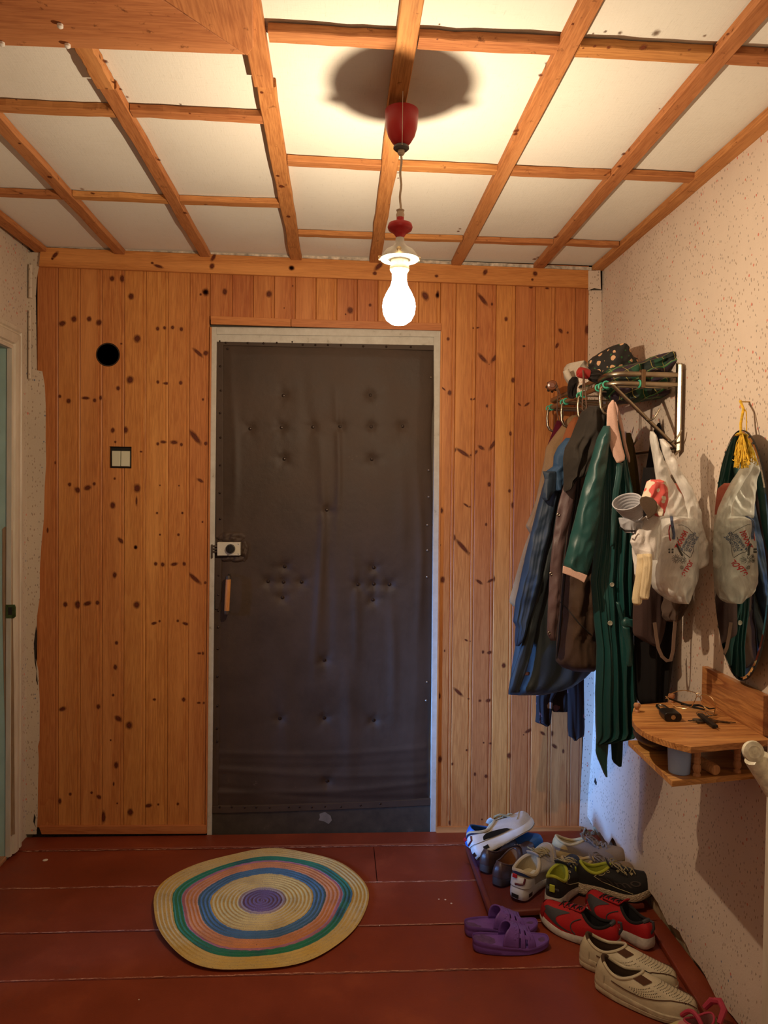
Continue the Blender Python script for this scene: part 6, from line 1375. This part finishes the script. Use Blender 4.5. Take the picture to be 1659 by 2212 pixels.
# red and white cap
t = NT('coral_leaf_print'); v = t.coord(); n = t.noise(v, 26, 1, .3, 1.2); c = t.mix(t.ramp(n, [(.47, (0,)*3), (.50, (1,)*3)]), (.62, .095, .08), (.66, .56, .42)); CRL = t.fin(c, .85)
g = garment('leaf_print_cap', 1410, 1075, 2.0, 'coral and cream leaf print cap with taupe underbrim in bag mouth', 'hat')
drape('crown', [(1036, 1405, 1428), (1040, 1398, 1436), (1050, 1395, 1441), (1065, 1390, 1442), (1080, 1384, 1441), (1092, 1390, 1438), (1105, 1412, 1432), (1116, 1416, 1424)], 1.985, .07, CRL, g, 39, 2, .004, .006, wr=.012)
TAU = cloth('taupe_underbrim', (.145, .10, .07))
m = MB(); poly = [(1381, 1080), (1384, 1074), (1394, 1072), (1408, 1075), (1417, 1084), (1420, 1096), (1416, 1108), (1405, 1118), (1398, 1122), (1396, 1112), (1388, 1100), (1382, 1090)]
m.loft([[P(a, b, y=1.935) for a, b in poly], [P(a+2, b, y=1.940) for a, b in poly]]); m.build('brim', TAU, g, bevel=.002, smooth=False)
g = garment('red_cloth', 1462, 1070, 2.14, 'pinkish red cloth seen through the plastic at bag mouth', 'cloth')
drape('body', [(1044, 1440, 1462), (1055, 1438, 1474), (1080, 1440, 1484), (1110, 1442, 1484), (1130, 1446, 1480), (1136, 1454, 1472)], 2.122, .03, cloth('pink_red_cotton', (.55, .16, .12)), g, 40, 2, .004, .004)
g = garment('white_bundle', 1458, 1180, 2.10, 'white cotton bundle filling the lower half of the carrier bag', 'cloth')
drape('body', [(1128, 1440, 1486), (1150, 1428, 1494), (1180, 1418, 1498), (1220, 1414, 1498), (1255, 1416, 1492), (1275, 1426, 1482), (1288, 1445, 1470)], 2.10, .085, WCL, g, 50, 2, .004, .004, wr=.006)
# cream gloves / socks
CRS2 = cloth('cream_knit', (.62, .49, .30), ws=700); g = garment('cream_sock', 1390, 1200, 2.0, 'cream ribbed cotton sock pair hanging out of the carrier bag', 'sock')
drape('sock', [(1197, 1376, 1396), (1215, 1376, 1396), (1250, 1372, 1392), (1280, 1367, 1388), (1294, 1365, 1387), (1302, 1366, 1386), (1307, 1370, 1382)], 1.985, .022, CRS2, g, 41, 2, .002, .002, wr=.004)
drape('sock', [(1196, 1388, 1408), (1215, 1390, 1409), (1250, 1386, 1407), (1275, 1383, 1403), (1288, 1382, 1402), (1295, 1386, 1399)], 1.965, .022, CRS2, g, 42, 2, .002, .002, wr=.004)
# ================================================================ things on the rack
t = NT('floral_scarf_print'); v = t.coord(); vo = t.new('ShaderNodeTexVoronoi', {'Vector': v, 'Scale': 34, 'Randomness': .5}); vo2 = t.new('ShaderNodeTexVoronoi', {'Vector': v, 'Scale': 60, 'Randomness': 1}); s2_ = t.new('ShaderNodeSeparateColor', {'Color': vo2.outputs['Color']}).outputs
c = t.mix(t.math('MULTIPLY', t.math('LESS_THAN', vo2.outputs['Distance'], .26), t.math('LESS_THAN', s2_[0], .35)), (.020, .018, .016), (.03, .13, .04)); pet = t.math('ADD', vo.outputs['Distance'], t.math('MULTIPLY', t.noise(v, 160, 1), .16))
c = t.mix(t.math('LESS_THAN', pet, .40), c, (.66, .38, .20)); c = t.mix(t.math('LESS_THAN', vo.outputs['Distance'], .09), c, (.45, .16, .02)); SCF = t.fin(c, .8)
t = NT('green_plaid'); v = t.coord(rot=(.4, .3, .2)); sx = t.new('ShaderNodeSeparateXYZ', {'Vector': v}).outputs
def stripe(sock, per, wd, ph=0): return t.math('LESS_THAN', t.math('FRACT', t.math('ADD', t.math('DIVIDE', sock, per), ph)), wd)
base = t.mix(stripe(sx[0], .075, .5), (.014, .022, .018), (.012, .060, .028)); base = t.mix(stripe(sx[2], .06, .45), base, (.035, .018, .032))
base = t.mix(stripe(sx[0], .0375, .05, .3), base, (.30, .24, .06)); base = t.mix(stripe(sx[2], .030, .06, .1), base, (.22, .18, .07)); base = t.mix(stripe(sx[2], .06, .05, .6), base, (.03, .2, .06)); PLD = t.fin(base, .85)
g = garment('floral_scarf', 1325, 800, 2.62, 'black scarf with small peach flowers piled on the coat rack', 'scarf')
drape('cloth', [(748, 1322, 1328), (752, 1312, 1342), (760, 1298, 1354), (770, 1282, 1364), (780, 1270, 1376), (790, 1268, 1384), (802, 1276, 1388), (815, 1284, 1388), (830, 1290, 1386)], 2.62, .18, SCF, g, 43, 2, .012, .012, wr=.016, power=.7)
g = garment('plaid_skirt', 1400, 820, 2.5, 'dark green plaid cloth with yellow lines crumpled on the rack', 'cloth')
drape('cloth', [(772, 1404, 1430), (777, 1394, 1444), (784, 1382, 1456), (792, 1338, 1462), (798, 1312, 1462), (806, 1300, 1460), (815, 1294, 1458)], 2.475, .22, PLD, g, 44, 3, .016, .016, wr=.045, power=.7)
drape('hanging_fold', [(812, 1292, 1458), (822, 1290, 1458), (836, 1292, 1458), (848, 1298, 1456), (858, 1306, 1444), (864, 1318, 1410), (869, 1326, 1380)], 2.49, .18, PLD, g, 45, 4, .012, .016, wr=.035, power=.6)
g = garment('grey_hat', 1378, 780, 2.72, 'grey brown felt hat tip behind the floral scarf', 'hat')
drape('crown', [(756, 1376, 1382), (760, 1370, 1387), (770, 1364, 1392), (782, 1360, 1396), (800, 1358, 1398)], 2.72, .08, cloth('grey_brown_felt', (.20, .14, .10)), g, 46, 1, .003)
g = garment('knit_hat', 1240, 800, 2.72, 'off-white knitted hat lying on the rack beside the scarf', 'hat')
OWH = cloth('off_white_knit', (.52, .45, .36), ws=500)
drape('hat', [(782, 1240, 1262), (786, 1226, 1270), (795, 1219, 1276), (805, 1217, 1280), (815, 1219, 1280), (824, 1224, 1278), (830, 1228, 1276)], 2.73, .12, OWH, g, 47, 2, .006, .01, wr=.02)
MB().tube([P(1222+6*i, 800+24*math.sin(i*.62)-(12 if i > 3 else 0), y=2.655) for i in range(4)], .012, 10).build('brim_roll', OWH, g)
t = NT('speckled_white_knit'); n = t.noise(t.coord(), 240, 1); c = t.mix(t.ramp(n, [(.60, (0,)*3), (.64, (1,)*3)]), (.66, .58, .48), (.5, .17, .10)); t.bump(t.noise(t.coord((1, 1, .2)), 200, 2), .8, .004); SPK = t.fin(c, .9)
g = garment('knit_mitten', 1262, 835, 2.62, 'white speckled knitted cuff with black end hanging over the rail', 'glove')
drape('cuff', [(816, 1246, 1276), (822, 1244, 1280), (832, 1243, 1280), (842, 1243, 1278), (850, 1245, 1272), (854, 1249, 1262)], 2.60, .05, SPK, g, 48, 4, .004, .003)
drape('fur_end', [(814, 1236, 1246), (822, 1229, 1247), (835, 1226, 1246), (848, 1226, 1245), (857, 1228, 1243), (861, 1233, 1240)], 2.60, .05, cloth('black_fur', (.012, .008, .007)), g, 49, 3, .005, .005, wr=.02)
# umbrellas
BNYL = cloth('black_umbrella_nylon', (.018, .014, .013), rough=.4); UBR = mat('brown_bakelite_handle', (.22, .07, .03), .22, var=.2, bump=.05); RDH = mat('red_handle', (.30, .02, .018), .3, var=.2, bump=.05)
def umbrella(label, c_px, y0, ax, r_, Lh, m_, loop, Lb=.2):
    ax = Vector(ax).normalized(); c_ = P(*c_px, y=y0); u_ = empty('umbrella', c_, label, 'umbrella', None)
    MB().lathe([(0, 0), (r_*.45, 0), (r_*.5, .003), (r_*.85, .004), (r_, .010), (r_*1.02, Lh*.6), (r_*.9, Lh), (0, Lh)], c_, 26, ax).build('handle', m_, u_)
    m = MB(); b0 = c_+ax*(Lh+.001); X = ax.orthogonal().normalized(); Y = ax.cross(X)
    m.grid(lambda u, w: b0+ax*Lb*w+(X*math.cos(2*PI*u)+Y*math.sin(2*PI*u))*(r_*(.75+.35*math.sin(PI*min(1, w*1.4)*.8))*(1+.16*math.sin(16*PI*u+w*5))*(1-.5*w**6)), 64, 14); m.build('folded_canopy', BNYL, u_, ang=180)
    MB().tube([c_+Vector(q) for q in loop], .0022, 7).build('wrist_cord', mat('brown_cord', (.12, .06, .035), .7), u_); return u_
k_ = 2.86/F
umbrella('folded black umbrella with round brown handle at rack left end', (1193, 832), 2.80, (.25, .93, .08), 11*k_, .05, UBR, [(.010, .0, .0), (.020, -.01, -.03), (.016, -.012, -.10), (.024, -.012, -.135), (.034, -.01, -.14), (.044, -.01, -.115), (.034, -.01, -.07), (.026, -.012, -.03), (.014, 0, .004)], .08)
umbrella('folded umbrella with red handle lying across the rack front', (1247, 803), 2.40, (.97, .12, -.17), 12*2.4/F, .040, RDH, [(.012, -.020, .002), (.012, -.026, -.02), (.010, -.028, -.09), (.010, -.028, -.125), (.017, -.028, -.133), (.024, -.028, -.12), (.018, -.028, -.06), (.014, -.022, -.01)], .05)
